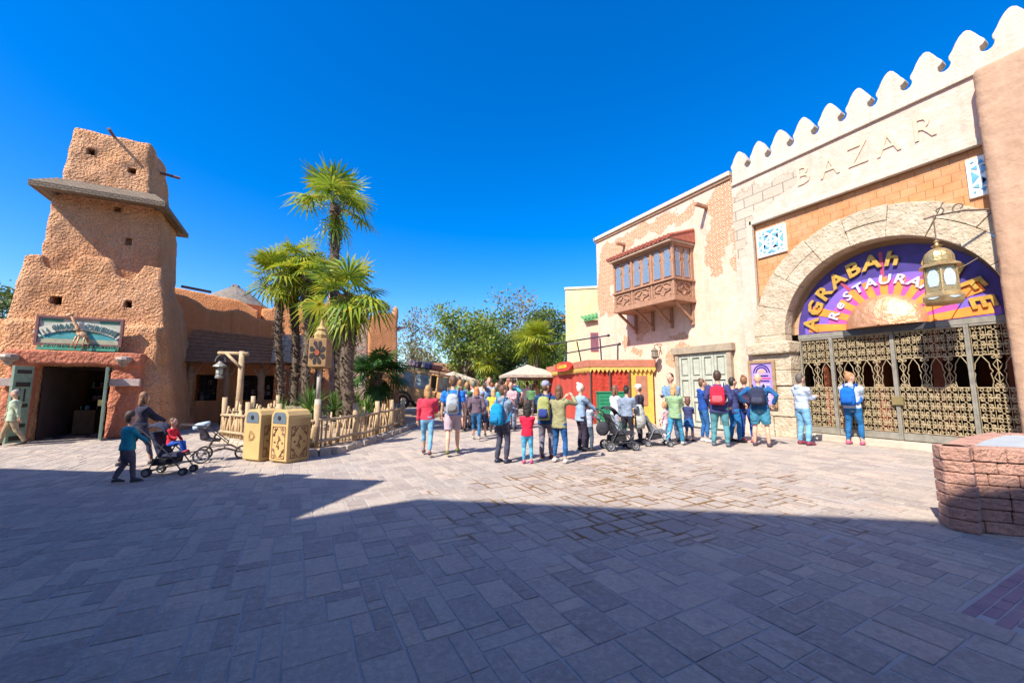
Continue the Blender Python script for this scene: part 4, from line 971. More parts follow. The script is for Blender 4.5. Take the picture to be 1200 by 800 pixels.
# hut behind
HT = empty('thatched_hut', (-3.4, 27, 0), 0, 'grey thatched cone roof peeping over the orange parapet', 'hut')
q = MB(); q.lathe((-3.4, 27, 0), [(2.0, 0), (2.0, 5.9)], 16); keep(q.build('wall', m_ad2), HT)
q = MB(); rn = random.Random(2)
for k in range(260):
    a = rn.uniform(0, 2*pi); t0 = rn.uniform(0, .75); r0 = 2.05*(1-t0)*.95+.02; r1 = 2.05*(1-t0-.28)+.05
    q.bar((-3.4+max(r1, .05)*cos(a), 27+max(r1, .05)*sin(a), 5.75+1.45*(t0+.25)), (-3.4+r0*cos(a), 27+r0*sin(a), 5.75+1.45*t0-.05), .3, .06)
q.lathe((-3.4, 27, 5.7), [(2.0, 0), (1.0, .9), (.1, 1.45), (.02, 1.6)], 18)
keep(q.build('thatch_roof', mat('grey_thatch', (.24, .20, .16), (.14, .12, .1), 5, .95, .7, 25)), HT)

# tall adobe block with painted relief panel, and the far spired block
PB = empty('painted_adobe_house', (1.2, 23, 0), 0, 'tall orange adobe house with grey relief panels behind the palms', 'building')
T = MB(); block(T, -1.9, 1.5, 22.5, 26, 0, -1.2, 1.35, 23, 26, 5.9); block(T, -2.2, .2, 22.3, 26, 0, -1.75, .1, 22.9, 26, 5.35); keep(organic(T, 'wall', m_ad2, None, .09, 4, .05, 1.0), PB)
T = MB(); block(T, 1.2, 3.45, 22.9, 26, 0, 1.25, 3.3, 23.2, 26, 6.55); keep(organic(T, 'panel_wall', adobe('grey_pink_render', (.50, .34, .25), (.44, .3, .23), 9, .03), None, .09, 3, .03, 1), PB)
q = MB()
for x in (1.62, 2.9):
    for k in range(6):
        z = 1.2+k*.95; n = 10
        for rr in (.26, .15): q.tube([(x+rr*cos(2*pi*i/n), 22.93+.05*z, z+rr*sin(2*pi*i/n)) for i in range(n+1)], .03, 4)
        q.box((x, 22.93+.05*z, z+.47), (.3, .06, .12))
keep(q.build('relief_rings', mat('grey_relief', (.45, .42, .38), (.35, .32, .3))), PB)
FB = empty('spired_adobe_house', (4.5, 24, 0), 0, 'orange adobe house with small spires and beam ends behind the low palm', 'building')
CT = MB(); CT.bx(4.3, 6.5, 24.2, 24.7, 3.6, 4.9)
T = MB(); prf = [(3.3, 0), (3.3, 5.2), (3.6, 5.55), (4.0, 5.68), (4.4, 5.6), (4.85, 5.6), (5.0, 0)]; n = len(prf)
T.add([(p[0], 23, p[1]) for p in prf]+[(p[0], 26, p[1]) for p in prf], [tuple(range(n))[::-1], tuple(range(n, 2*n))]+[(i, (i+1) % n, n+(i+1) % n, n+i) for i in range(n)])
for (x, y) in ((4.75, 23.2), (4.75, 25.8)): T.tube([(x, y, 5.4), (x, y, 5.9), (x, y, 6.12)], [.2, .16, .05], 8)
keep(organic(T, 'wall', m_ad2, None, .08, 3, .03, 1), FB)
q = MB(); q.bx(4.9, 4.98, 24.2, 24.6, 3.6, 4.8); keep(q.build('window', mat('window_dark', ())), FB)
for y in (24, 24.7, 25.3): q = MB(); q.tube([(4.8, y, 5.0), (5.45, y, 5.0)], .05, 6); keep(q.build('beam_end', m_beam), FB)

# ================================================================== PALMS and garden
t = NT('palm_leaf'); g = t.n('NewGeometry')
col = t.mix(g.outputs['Random Per Island'], (.09, .20, .02), (.36, .42, .04)); col = t.mix(t.math('MULTIPLY', t.math('GREATER_THAN', t.noise(1.6, 2), .58), .55), col, (.55, .45, .04))
m_palm = t.out(col, .45, None, 0, .4)
tr = t.n('BsdfTranslucent'); t.t.links.new(col, tr.inputs[0]); ms = t.n('MixShader', i_0=.4); t.t.links.new(t.b.outputs[0], ms.inputs[1]); t.t.links.new(tr.outputs[0], ms.inputs[2])
t.t.links.new(ms.outputs[0], t.t.nodes['Material Output'].inputs[0])
def leafmat(name, c1, c2, tr_=.3, yel=None):
    if name in MATS: return MATS[name]
    t = NT(name); g = t.n('NewGeometry'); col = t.mix(g.outputs['Random Per Island'], c1, c2)
    if yel: col = t.mix(t.math('GREATER_THAN', t.noise(1.1, 3), .6), col, yel)
    t.out(col, .5, None, 0, .3); tr = t.n('BsdfTranslucent'); t.t.links.new(col, tr.inputs[0]); ms = t.n('MixShader', i_0=tr_)
    t.t.links.new(t.b.outputs[0], ms.inputs[1]); t.t.links.new(tr.outputs[0], ms.inputs[2]); t.t.links.new(ms.outputs[0], t.t.nodes['Material Output'].inputs[0])
    MATS[name] = t.m; return t.m
m_palmy = leafmat('palm_leaf_yellowish', (.18, .28, .02), (.48, .46, .04), .4)
m_husk = mat('palm_husk', (.17, .125, .085), (.08, .055, .04), 9, .95, .9, 40, .03)
def fan(mb, o, d, plen, flen, rn, droop=.25, nb=20):
    """petiole and a pleated fan of narrow drooping blades"""
    d = Vector(d).normalized(); side = d.cross(Vector((0, 0, 1)));
    if side.length < .05: side = Vector((1, 0, 0))
    side.normalize(); up = side.cross(d).normalized()
    base = Vector(o); hub = base+d*plen+Vector((0, 0, -.12*plen))
    mb.tube([base, base+d*plen*.5+Vector((0, 0, .03)), hub], [.016, .012, .009], 4, cap=False)
    tw = rn.uniform(-.5, .5); side, up = side*cos(tw)+up*sin(tw), up*cos(tw)-side*sin(tw)
    d2 = (d+Vector((0, 0, -.35))).normalized()
    for k in range(nb):
        a = radians(-150+300*k/(nb-1)); bd = (d2*cos(a)+side*sin(a)+up*.12*cos(a*2)).normalized()
        L = flen*(.72+.28*cos(a*.55))*rn.uniform(.88, 1.08); w_ = .025*flen/.6*1.1; wv = bd.cross(up).normalized()
        mid = hub+bd*L*.55+up*.02; dr = droop*rn.uniform(.4, 1.5); tip = mid+(bd*L*.45)+Vector((0, 0, -dr*L))
        q0 = hub+bd*.04
        mb.add([q0-wv*w_*.35, q0+wv*w_*.35, mid+wv*w_+up*.008, mid-wv*w_+up*.008, tip], [(0, 1, 2, 3), (3, 2, 4)])
def palm(base, top, r0, crown_r, label, seed, nleaf=38, m=None, old=8, up=1.0, low=-30, group='tall fan palms in the planting bed'):
    rn = random.Random(seed); base = Vector(base); top = Vector(top)
    e = empty('palm_tree', base, 0, label, 'palm tree', group)
    H_ = (top-base).length; ax = (top-base)
    q = MB(); n = 26; ph = rn.uniform(0, 6)
    pts = [ax*(i/n)+Vector((.05*sin(i*.35+ph), .05*cos(i*.28+ph), 0))*min(1, i/4) for i in range(n+1)]
    q.tube(pts, [r0*(.85+.32*min(1, i/n*1.1)+.08*(i % 2)) for i in range(n+1)], 12)
    K = int(H_*70)
    for k in range(K):                                             # husk stubs and fibre
        f = rn.random(); p = ax*f+Vector((.05*sin(f*n*.35+ph), .05*cos(f*n*.28+ph), 0)); a = rn.uniform(0, 2*pi); r = r0*(.85+.32*f); dr = Vector((cos(a), sin(a), 0))
        q.bar(p+dr*r*.9, p+dr*(r+rn.uniform(.04, .13))+Vector((0, 0, rn.uniform(-.03, .12))), rn.uniform(.03, .07), .015)
    q.build('trunk', m_husk, e)
    q = MB()
    for k in range(nleaf):
        el = radians(rn.uniform(low, 75)*up); a = k*2.399+rn.uniform(-.25, .25)
        d = Vector((cos(a)*cos(el), sin(a)*cos(el), sin(el))); fan(q, ax+Vector((0, 0, rn.uniform(-.15, .1))), d, crown_r*rn.uniform(.45, .68), crown_r*rn.uniform(.5, .68), rn, .12+.2*(el < .2))
    for k in range(old):
        a = rn.uniform(0, 2*pi); el = radians(rn.uniform(-75, -40)); fan(q, ax+Vector((0, 0, -.2)), (cos(a)*cos(el), sin(a)*cos(el), sin(el)), crown_r*.35, crown_r*.5, rn, .5, 18)
    q.build('crown', m or m_palm, e)
    return e
def gz(u, d, z): p = gd(u, d); return (p.x, p.y, z)
palm(gz(411, 12.6, .1), tuple(at(407, 345, 12.6)), .19, 1.55, 'thick shaggy fan palm nearest the front of the fence', 21, 22)
palm(gz(398, 16.6, .1), tuple(at(391, 240, 16.8)), .16, 1.95, 'tallest fan palm rising above all the other palms', 22, 24, old=3, low=-12)
palm(gz(330, 15.6, .1), tuple(at(328, 322, 15.6)), .12, 1.35, 'leftmost slim fan palm with yellowing leaves by the veranda', 23, 22, m_palmy)
palm(gz(348, 16.4, .1), tuple(at(346, 303, 16.4)), .14, 1.25, 'fan palm with dark trunk second from the veranda side', 24, 15, m_palmy)
palm(gz(362, 15.8, .1), tuple(at(360, 322, 15.8)), .15, 1.1, 'fan palm with dark shaggy trunk third from the veranda', 25, 13)
palm(gz(374, 16.8, .1), tuple(at(374, 316, 16.8)), .15, 1.25, 'fan palm with dark trunk directly behind the totem sign', 26, 15)
palm(gz(440, 15.4, .1), tuple(at(442, 436, 15.4)), .18, 1.25, 'low broad fan palm with dark green crown beside the fence end', 27, 34, leafmat('dark_palm', (.02, .075, .018), (.06, .14, .02)), 10, group='low palms in the planting bed', up=.75)
def yucca(u, d, r, label, seed, z=.25, n=90):
    rn = random.Random(seed); p = gd(u, d); e = empty('yucca_plant', (p.x, p.y, .12), 0, label, 'yucca', 'spiky yuccas in the planting bed'); q = MB()
    for k in range(n):
        a = rn.uniform(0, 2*pi); el = radians(rn.uniform(-5, 88)); L = r*rn.uniform(.75, 1.05); d_ = Vector((cos(a)*cos(el), sin(a)*cos(el), sin(el))); s = d_.cross(Vector((0, 0, 1)));
        if s.length < .05: s = Vector((1, 0, 0))
        s.normalize(); b = Vector((0, 0, z)); m_ = b+d_*L*.6; tp = b+d_*L+Vector((0, 0, -.22*L*cos(el)))
        q.add([b-s*.012, b+s*.012, m_+s*.022, m_-s*.022, tp], [(0, 1, 2, 3), (3, 2, 4)])
    q.build('leaves', leafmat('yucca_leaf', (.04, .13, .03), (.20, .30, .06)), e)
    q = MB(); q.tube([(0, 0, 0), (0, 0, z+.05)], [.09, .06], 8); q.build('trunk', m_husk, e)
yucca(365, 12.6, 1.05, 'big spiky yucca between the dark palm trunks and the totem', 31, .55, 130)
yucca(331, 13.0, .8, 'yucca behind the litter bins left of the totem sign', 32, .3, 100)
yucca(319, 12.2, .55, 'small yucca directly above the left litter bin', 33, .2, 70)
yucca(393, 13.2, .75, 'yucca in a stone pot left of the thick palm trunk', 34, .6)
yucca(431, 13.6, .85, 'dark yucca right of the thick palm trunk', 35, .4, 100)
yucca(420, 14.6, .7, 'yucca half hidden by the thick palm trunk', 36, .6)
yucca(352, 11.6, .5, 'low yucca tuft close behind the fence rail', 37, .1, 60)
yucca(452, 14.2, .6, 'yucca tuft under the low broad palm', 38, .2, 70)
rk = random.Random(8)
for k, (u, d, s, lb) in enumerate(((350, 12.9, .5, 'tan boulder beside the yucca behind the bins'), (392, 12.9, .34, 'pale carved stone block under the potted yucca'), (380, 12.0, .3, 'low rock near the totem pole foot'), (345, 14.8, .7, 'large tan rock at the foot of the left palms'), (455, 12.8, .22, 'small rock near the far end of the fence'), (318, 14.5, .55, 'brown rock by the leftmost palm'))):
    p = gd(u, d); T = MB()
    for i in range(4): T.box((rk.uniform(-.2, .2)*s, rk.uniform(-.2, .2)*s, s*.5), (s*rk.uniform(.9, 1.5), s*rk.uniform(.7, 1.1), s*rk.uniform(.8, 1.3)), rk.uniform(0, 3))
    o = organic(T, 'rock', mat('tan_rock', (.46, .36, .25), (.34, .25, .17), 3, .95, .9, 9, .05), None, .06, 4, .05, 3); o.location = (p.x, p.y, .05); tag(o, lb, 'rock', 'rocks in the planting bed')
# stick fence
m_stick = mat('fence_stick', (.50, .35, .19), (.36, .24, .13), 5, .85, .5, 25)
m_stickg = mat('fence_post_wood', (.46, .34, .21), (.34, .24, .14), 5, .9, .5, 25)
def fence(pts, label, seed, hh=.95, sp=.12, fat=.03):
    rn = random.Random(seed); e = empty('stick_fence', (pts[0][0], pts[0][1], 0), 0, label, 'fence')
    o0 = Vector((pts[0][0], pts[0][1], 0)); st = MB(); posts_ = []
    for i in range(len(pts)-1):
        a = Vector((*pts[i], 0)); b = Vector((*pts[i+1], 0)); L = (b-a).length; n = int(L/sp)
        nr = Vector((-(b-a).y, (b-a).x, 0)).normalized()
        for k in range(n):
            p = a+(b-a)*(k+rn.random()*.6)/n-o0+nr*rn.uniform(-.02, .02); h_ = hh*rn.uniform(.72, 1.12)
            st.tube([p+Vector((0, 0, .05)), p+Vector((rn.uniform(-.03, .03), rn.uniform(-.03, .03), h_*.5)), p+Vector((rn.uniform(-.06, .06), rn.uniform(-.06, .06), h_))], [fat*rn.uniform(.8, 1.2), fat, fat*.8], 6)
        for z in (.28, .74): 
            r = MB(); r.tube([a-o0+nr*-.05+Vector((0, 0, z+rn.uniform(-.04, .04))), (a+b)/2-o0+nr*-.06+Vector((0, 0, z)), b-o0+nr*-.05+Vector((0, 0, z+rn.uniform(-.04, .04)))], [.04, .035, .04], 7)
            r.build('rail', m_stickg, e, smooth=True)
        posts_.append(a)
    posts_.append(Vector((*pts[-1], 0)))
    o = st.build('palings', m_stick, e, smooth=True)
    for p in posts_:
        r = MB(); r.tube([p-o0, p-o0+Vector((.02, 0, .6)), p-o0+Vector((0, .02, hh*1.2))], [.075, .07, .065], 9); r.build('post', m_stickg, e, smooth=True)
F_ = [(.42, 10.25), (1.35, 11.15), (2.1, 12.35), (2.75, 13.55), (3.45, 15.0)]
fence(F_, 'crooked stick fence curving along the kerb under the palms', 41, .9, .115, .024)
fence([(-1.8, 14.0), (-1.1, 12.5), (-.35, 11.0), (.42, 10.25)], 'crooked stick fence behind the two litter bins', 42, .92, .12, .036)
fence([(-1.8, 14.0), (-1.25, 15.6), (-.6, 17.0)], 'short run of stick fence below the lantern post', 43, 1.0, .13, .045)
# lantern post
LPp = gd(281, 14.3); 
LP = empty('lantern_post', LPp, -YAW, 'weathered wooden gallows post with a hanging grey lantern', 'lamp post')
q = MB(); q.tube([(0, 0, 0), (.02, 0, 1.4), (0, 0, 2.76)], [.12, .1, .09], 9); q.build('post', m_stickg, LP, smooth=True)
q = MB(); q.tube([(.22, 0, 2.66), (-.85, 0, 2.70)], [.07, .06], 8); q.build('arm', m_stickg, LP, smooth=True)
q = MB(); q.tube([(.06, -.08, 2.15), (-.55, -.08, 2.72)], [.055, .05], 8); q.build('brace', m_stickg, LP, smooth=True)
HL = empty('hung_lantern', LPp+Vector((-cos(YAW)*.76, sin(YAW)*.76, 1.78)), 0, 'grey storm lantern hanging from the wooden gallows post', 'lantern')
q = MB(); q.lathe((0, 0, 0), [(.06, 0), (.13, .02), (.13, .09), (.08, .14)], 12); q.lathe((0, 0, 0), [(.09, .38), (.22, .43), (.2, .47), (.1, .55), (.04, .62)], 12)
n = 12; q.tube([(.15*cos(pi*i/n), 0, .6+.24*sin(pi*i/n)) for i in range(n+1)], .012, 5)
for a in (0, 1.57, 3.14, 4.71): q.tube([(.1*cos(a), .1*sin(a), .1), (.11*cos(a), .11*sin(a), .42)], .01, 5)
q.build('frame', mat('lantern_grey', (.22, .27, .27), (.3, .25, .2), 9, .5, .3, metal=.3), HL)
q = MB(); q.lathe((0, 0, 0), [(.07, .12), (.1, .2), (.1, .32), (.07, .4)], 12); q.build('glass', mat('lantern_glass', (.5, .55, .5), None, 5, .15, 0), HL, smooth=True)
# totem sign
TP = gd(373.5, 9.85); TO = empty('totem_sign', TP, -YAW+radians(6), 'wooden totem with a black star panel on a slim post by the fence', 'sign')
q = MB(); q.tube([(0, 0, 0), (0, 0, 1.2)], .075, 9); q.tube([(0, 0, 1.15), (0, 0, 1.95)], .05, 9); q.build('post', mat('grey_post', (.42, .38, .32), (.33, .3, .25), 6), TO, smooth=True)
q = MB(); q.box((0, 0, 2.32), (.42, .42, .70)); q.box((0, 0, 1.96), (.3, .3, .05)); q.build('box', mat('totem_wood', (.32, .19, .08), (.22, .13, .06), 6), TO, bevel=.02)
q = MB(); q.lathe((0, 0, 2.67), [(.16, 0), (.17, .1), (.11, .2), (.13, .24), (.05, .34), (.02, .48)], 10); q.build('finial', mat('totem_gold', (.5, .36, .13), (.3, .2, .08), 8), TO)
q = MB(); 
for s in range(8):
    a = s*pi/4+pi/8; q.prism([(.02*cos(a-1.2), 2.32+.03*sin(a-1.2)), (.16*cos(a-.28), 2.32+.26*sin(a-.28)), (.2*cos(a), 2.32+.31*sin(a)), (.16*cos(a+.28), 2.32+.26*sin(a+.28))], XZ(-.216), -.004, .01)
q.build('star_panel', mat('totem_black', (.03, .025, .03)), TO)
q = MB(); q.prism([(.06*cos(i*pi/3), 2.32+.08*sin(i*pi/3)) for i in range(6)], XZ(-.22), -.012, .004); q.build('star_centre', mat('totem_red', (.35, .08, .03)), TO)
# litter bins
m_bin = mat('bin_cream', (.54, .37, .15), (.47, .32, .13), 3, .55, .15, 30); m_flap = mat('bin_flap', (.13, .17, .21), (.1, .13, .17), 4, .4, 0); m_scr = mat('bin_brown', (.24, .10, .05), (.2, .08, .04), 5, .6, 0)
def scroll(mb, fn, x0, z0, w_, h_):
    def sp_(cx, cz, r, a0, dr): mb.tube([fn(cx+r*(1-.8*i/10)*cos(a0+dr*i*.62), cz+r*(1-.8*i/10)*sin(a0+dr*i*.62), .004) for i in range(11)], .0085, 4)
    for a in (-1, 1):
        for b in (-1, 1):
            sp_(x0+a*w_*.33, z0+b*h_*.40, w_*.14, 0 if a > 0 else pi, a*b); sp_(x0+a*w_*.34, z0+b*h_*.24, w_*.10, pi, -a*b)
            mb.tube([fn(x0+a*w_*.1, z0+b*h_*.43, .004), fn(x0+a*w_*.44, z0+b*h_*.18, .004)], .011, 4)
        sp_(x0+a*w_*.09, z0+a*h_*.1, w_*.1, pi/2, a); sp_(x0-a*w_*.28, z0, w_*.06, 0, a)
    mb.tube([fn(x0+.02*sin(i*1.3), z0-h_*.2+h_*.4*i/8, .004) for i in range(9)], .011, 4)
    for p in ((-.47, -.47, .47, -.47), (.47, -.47, .47, .47), (.47, .47, -.47, .47), (-.47, .47, -.47, -.47)): mb.bar(fn(x0+p[0]*w_, z0+p[1]*h_, .002), fn(x0+p[2]*w_, z0+p[3]*h_, .002), .008)
def bin_(u, v, label, recycle):
    p = gp(u, v); rz = -YAW-radians(24); W, Hh = .5, .98
    e = empty('litter_bin', p, rz, label, 'litter bin', 'cream litter bins by the stick fence')   # origin at near right corner
    q = MB(); q.bx(-W, 0, 0, W, .03, Hh-.1); pr = [(-W, Hh-.1), (0, Hh-.1), (0, Hh-.05), (-.06, Hh+.03), (-.14, Hh+.06), (-W+.14, Hh+.06), (-W+.06, Hh+.03), (-W, Hh-.05)]
    q.prism([(-W, .04), (0, .04)]+[(a, b) for a, b in pr[1:]], XZ(0), -.02, W); q.bx(-W+.03, -.03, .03, W-.03, 0, .05); q.build('body', m_bin, e, bevel=.012)
    q = MB(); q.prism([(-W+.06, Hh-.21), (-.06, Hh-.21), (-.06, Hh-.08), (-.1, Hh-.01), (-.15, Hh+.01), (-W+.15, Hh+.01), (-W+.1, Hh-.01), (-W+.06, Hh-.08)], XZ(-.028), 0, .01); fl = q.build('flap', m_flap, e)
    q = MB(); q.lathe((0, 0, 0), [(.045, 0), (.04, .01)], 12); q.v = [(-W/2+x, -.031-z, Hh-.1+y) for x, y, z in q.v]; o = q.build('hole' if recycle else 'push_mark', mat('hole_black', (.01, .01, .01))); o.parent = fl
    if not recycle: o.scale = (1, 1, 1); 
    fr = lambda a, b, d: (a, -.022-d, b); si = lambda a, b, d: (.002+d, a, b)
    q = MB()
    if recycle:
        for k in range(3):
            a = k*2*pi/3+pi/2; c1 = Vector((cos(a), sin(a))); c2 = Vector((-sin(a), cos(a))); c0 = Vector((-W/2, .5))
            P = [c0+c1*.045+c2*-.07, c0+c1*.085+c2*-.02, c0+c1*.085+c2*.03, c0+c1*.11+c2*.03, c0+c1*.065+c2*.07, c0+c1*.03+c2*.035, c0+c1*.055+c2*.03, c0+c1*.055+c2*-.015]
            for i in range(len(P)): q.bar(fr(*P[i], .002), fr(*P[(i+1) % len(P)], .002), .006)
    else: scroll(q, fr, -W/2, .4, W*.78, .66)
    q.build('front_mark', m_scr, e)
    q = MB(); scroll(q, si, W/2, .4, W*.78, .66); q.build('side_scrollwork', m_scr, e)
bin_(303.5, 541.5, 'cream recycling bin with a round hole and arrows mark', True)
bin_(336, 543.5, 'cream litter bin with brown scrollwork on its front', False)

# ================================================================== PEOPLE
SKIN = mat('skin', (.62, .36, .25), (.56, .31, .21), 6, .6, .1, 60); SKIN2 = mat('skin_tan', (.48, .27, .17), (.42, .23, .14), 6, .6, .1, 60)
DARK = mat('eye_dark', (.03, .02, .02), None, 5, .3, 0); LIP = mat('lip', (.42, .13, .11), None, 5, .5, 0)
def hairmat(c):
    k = 'hair_%d_%d_%d' % tuple(int(x*200) for x in c)
    if k in MATS: return MATS[k]
    t = NT(k); f = t.noise(1, 3, co=t.vm('MULTIPLY', t.co, (60, 60, 5))); MATS[k] = t.out(t.mix(f, tuple(x*.6 for x in c), tuple(min(1, x*1.5) for x in c)), .55, t.bump(f, .8, .01)); return MATS[k]
BLACK, BROWN, DKBR, BLOND, GINGER, GREY = (.02, .015, .012), (.11, .055, .03), (.05, .028, .018), (.36, .20, .08), (.24, .07, .025), (.20, .185, .17)
def ring(c, rx, ry, n=14, lean=0): return [(c[0]+rx*cos(2*pi*j/n), c[1]+ry*sin(2*pi*j/n), c[2]) for j in range(n)]
def ik(a, b, l1, l2, pole):
    a = Vector(a); b = Vector(b); d = b-a; D = min(d.length, (l1+l2)*.995); d = d.normalized()*D; b = a+d
    x = (l1*l1-l2*l2+D*D)/(2*D); hgt = sqrt(max(0, l1*l1-x*x)); p = Vector(pole); p = p-d.normalized()*p.dot(d.normalized()); p.normalize()
    return a+d.normalized()*x+p*hgt, b
ARMS = {  # (right hand, left hand) as x,y,z in body heights; pole per arm
 'hang': ((.15, .03, .46), (-.15, .03, .46)), 'swing': ((.14, .13, .49), (-.14, -.10, .48)), 'push': ((.09, .25, .58), (-.09, .25, .58)), 'phone': ((.04, .20, .68), (-.03, .17, .64)),
 'hips': ((.17, -.02, .575), (-.17, -.02, .575)), 'raise': ((.09, .19, .86), (-.03, .22, .84)), 'pockets': ((.125, .05, .52), (-.125, .05, .52)), 'lefthip': ((.15, .06, .5), (-.16, .0, .58)),
 'hold': ((.10, .19, .60), (-.14, .05, .47)), 'child_sit': ((.10, .17, .62), (-.12, .15, .55)), 'straps': ((.09, .11, .72), (-.09, .11, .72))}
def build_person(h, arms='hang', legs='stand', top='long', bot='long', hair='short', skin=None, fat=1.0, child=False, vox=.016, mats=None, root=None, hoodup=False, seed=0, headturn=0.0, collar=None, hem=.50):
    """meshes of one figure in its own frame (facing +y, feet at z=0); body is one continuous surface"""
    rn = random.Random(seed); s = h; hd = .150 if not child else .185; if_ = fat
    hz = 1-hd/2; neck = 1-hd-.035; sh = neck-.02 if not child else neck-.018
    shx = .112 if not child else .098
    crotch = .475 if not child else .43; hip = crotch+.055
    V3 = lambda x, y, z: (x*s, y*s, z*s)
    Tz = lambda z: (z if not child else z*(sh/.795) if z > .5 else z)
    tw = lambda z: z/.795*sh if z > hip else z
    # skeleton
    if legs == 'walk': ft = ((.055, .135, .045), (-.05, -.17, .075)); 
    elif legs == 'walk2': ft = ((.05, -.16, .075), (-.055, .14, .045))
    elif legs == 'sit': ft = ((.06, .27, crotch-.12), (-.06, .24, crotch-.14))
    elif legs == 'stroll': ft = ((.05, .085, .045), (-.05, -.09, .06))
    elif legs == 'wide': ft = ((.085, .0, .045), (-.085, .02, .045))
    else: ft = ((.06+rn.uniform(0, .015), rn.uniform(-.01, .03), .045), (-.06-rn.uniform(0, .015), rn.uniform(-.03, .02), .045))
    LL = (crotch+.03-.045)/2*1.01; legp = []
    for k, sx in ((0, 1), (1, -1)):
        hp = (.05*sx, 0, crotch+.03); kn, an = ik(hp, ft[k], LL, LL, (0.1*sx, 1, .15 if legs != 'sit' else 1)); legp.append((Vector(hp), kn, an))
    A = ARMS[arms]; arl = .158 if not child else .14; armp = []
    for k, sx in ((0, 1), (1, -1)):
        hd_ = Vector(A[k]); hd_.z = tw(hd_.z) if hd_.z > .5 else hd_.z
        if child: hd_.z = hd_.z*.97
        S0 = (shx*sx*if_**.5, 0, sh-.012); pole = (1.0*sx, -.9, -.2) if arms in ('hips', 'lefthip') else (.35*sx, -.8, -.6)
        el, wr = ik(S0, hd_, arl, arl*.92, pole); armp.append((Vector(S0), el, wr))
    hoff = .012
    def torso(mb, g, z0, z1):
        rs = [(.455, .082, .060), (.50, .095, .066), (.55, .092, .062), (.60, .080, .055), (.66, .085, .057), (.72, .097, .062), (.765, .106, .058), (.795, .095, .045), (.815, .05, .036)]
        out = []
        for z, rx, ry in rs:
            zz = tw(z) if z > .5 else z*(crotch/.475)
            if z0-1e-6 <= z <= z1+1e-6: out.append(ring(V3(0, 0, zz), (rx*if_+g)*s, (ry*if_**1.3+g)*s))
        mb.loft(out)
    b = MB(); torso(b, -.02, .455, .815)
    b.tube([V3(0, 0, sh-.01), V3(0, hoff*.5, neck+.02), V3(0, hoff, 1-hd+.03)], [.034*s, .029*s, .03*s], 10)
    hr = (.0455*s, .056*s, hd*.5*s) if not child else (.058*s, .068*s, hd*.5*s)
    Hc = Vector(V3(0, hoff, hz)); HR = Matrix.Rotation(headturn, 3, 'Z')
    def H3(x, y, z): return Hc+HR @ Vector((x*hr[0], y*hr[1], z*hr[2]))
    b.ell(Hc, hr, 16, 12, rot=HR); b.ell(H3(0, .28, -.42), (hr[0]*.72, hr[1]*.62, hr[2]*.55), 12, 8, rot=HR)   # skull, jaw
    b.tube([H3(0, .93, .12), H3(0, 1.12, -.16), H3(0, .95, -.22)], [.010*s, .0135*s, .008*s], 6)
    for sx in (1, -1): b.ell(H3(sx*1.0, -.08, -.05), (.011*s, .014*s, .022*s), 8, 6)
    for (p, k_, an) in legp:
        p, k_, an = p*s, k_*s, an*s; mid = (k_+an)/2+Vector((0, -.008*s, .03*s))
        b.tube([p, (p+k_)/2, k_, mid, an], [.05*s*if_, .043*s*if_, .029*s, .031*s, .0185*s], 10)
        b.tube([an, an+Vector((0, .03*s, -.02*s)), an+Vector((0, .09*s, -.03*s))], [.019*s, .021*s, .015*s], 8)
    for (p, e, wr) in armp:
        p, e, wr = p*s, e*s, wr*s
        b.tube([p*.8+Vector((0, 0, sh*s*.2)), p, (p+e)/2, e, (e+wr)/2, wr], [.03*s, .030*s, .026*s, .021*s, .021*s, .0145*s], 10)
    ex = MB(); mats_ex = []
    for k, (p, e, wr) in enumerate(armp):
        sx = 1 if k == 0 else -1; wr = wr*s; e = e*s; d = (wr-e).normalized()
        side = d.cross(Vector((0, 0, 1)));
        if side.length < .3: side = d.cross(Vector((sx, 0, 0)))
        side.normalize(); nrm = side.cross(d).normalized()
        if arms in ('hang', 'swing', 'pockets'): side = Vector((0, 1, 0)) - d*d.y; side.normalize(); nrm = side.cross(d).normalized()*sx
        L = .042*s; ex.tube([wr-d*.01*s, wr+d*L*.5, wr+d*L], [.014*s, .021*s, .019*s], 8, sq=.5)
        cur = nrm if arms in ('hang', 'swing', 'pockets') else -nrm
        for f in range(4):
            o_ = wr+d*L*.9+side*(f-1.5)*.0098*s; ln_ = (.038, .044, .041, .032)[f]*s
            ex.tube([o_, o_+d*ln_*.5+cur*.008*s, o_+d*ln_*.85+cur*.024*s], [.0053*s, .005*s, .004*s], 5)
        ex.tube([wr+d*.01*s+side*.015*s, wr+d*.03*s+side*.030*s+cur*.008*s, wr+d*.048*s+side*.030*s+cur*.018*s], [.007*s, .0062*s, .0048*s], 5)
    o1 = len(ex.f)
    for sx in (1, -1): ex.ell(H3(sx*.38, .90, .06), (.0075*s, .004*s, .0048*s), 6, 4, m=1, rot=HR); ex.bar(H3(sx*.2, .97, .2), H3(sx*.58, .86, .21), .003*s, m=1)
    ex.ell(H3(0, .90, -.48), (.013*s, .005*s, .0035*s), 6, 4, m=2, rot=HR)
    parts = {}
    parts['body'] = organic(b, 'body', skin or SKIN, root, vox, 2, extra=(ex, [DARK, LIP]))
    # top
    m_top, m_bot, m_hair, m_shoe = mats
    c = MB(); torso(c, .010, hem-.001 if hem >= .455 else .455, .795)
    c.loft([ring(V3(0, 0, tw(.785)), .09*s*if_, .046*s), ring(V3(0, .002, sh+.025), .042*s, .040*s)])
    g = .011
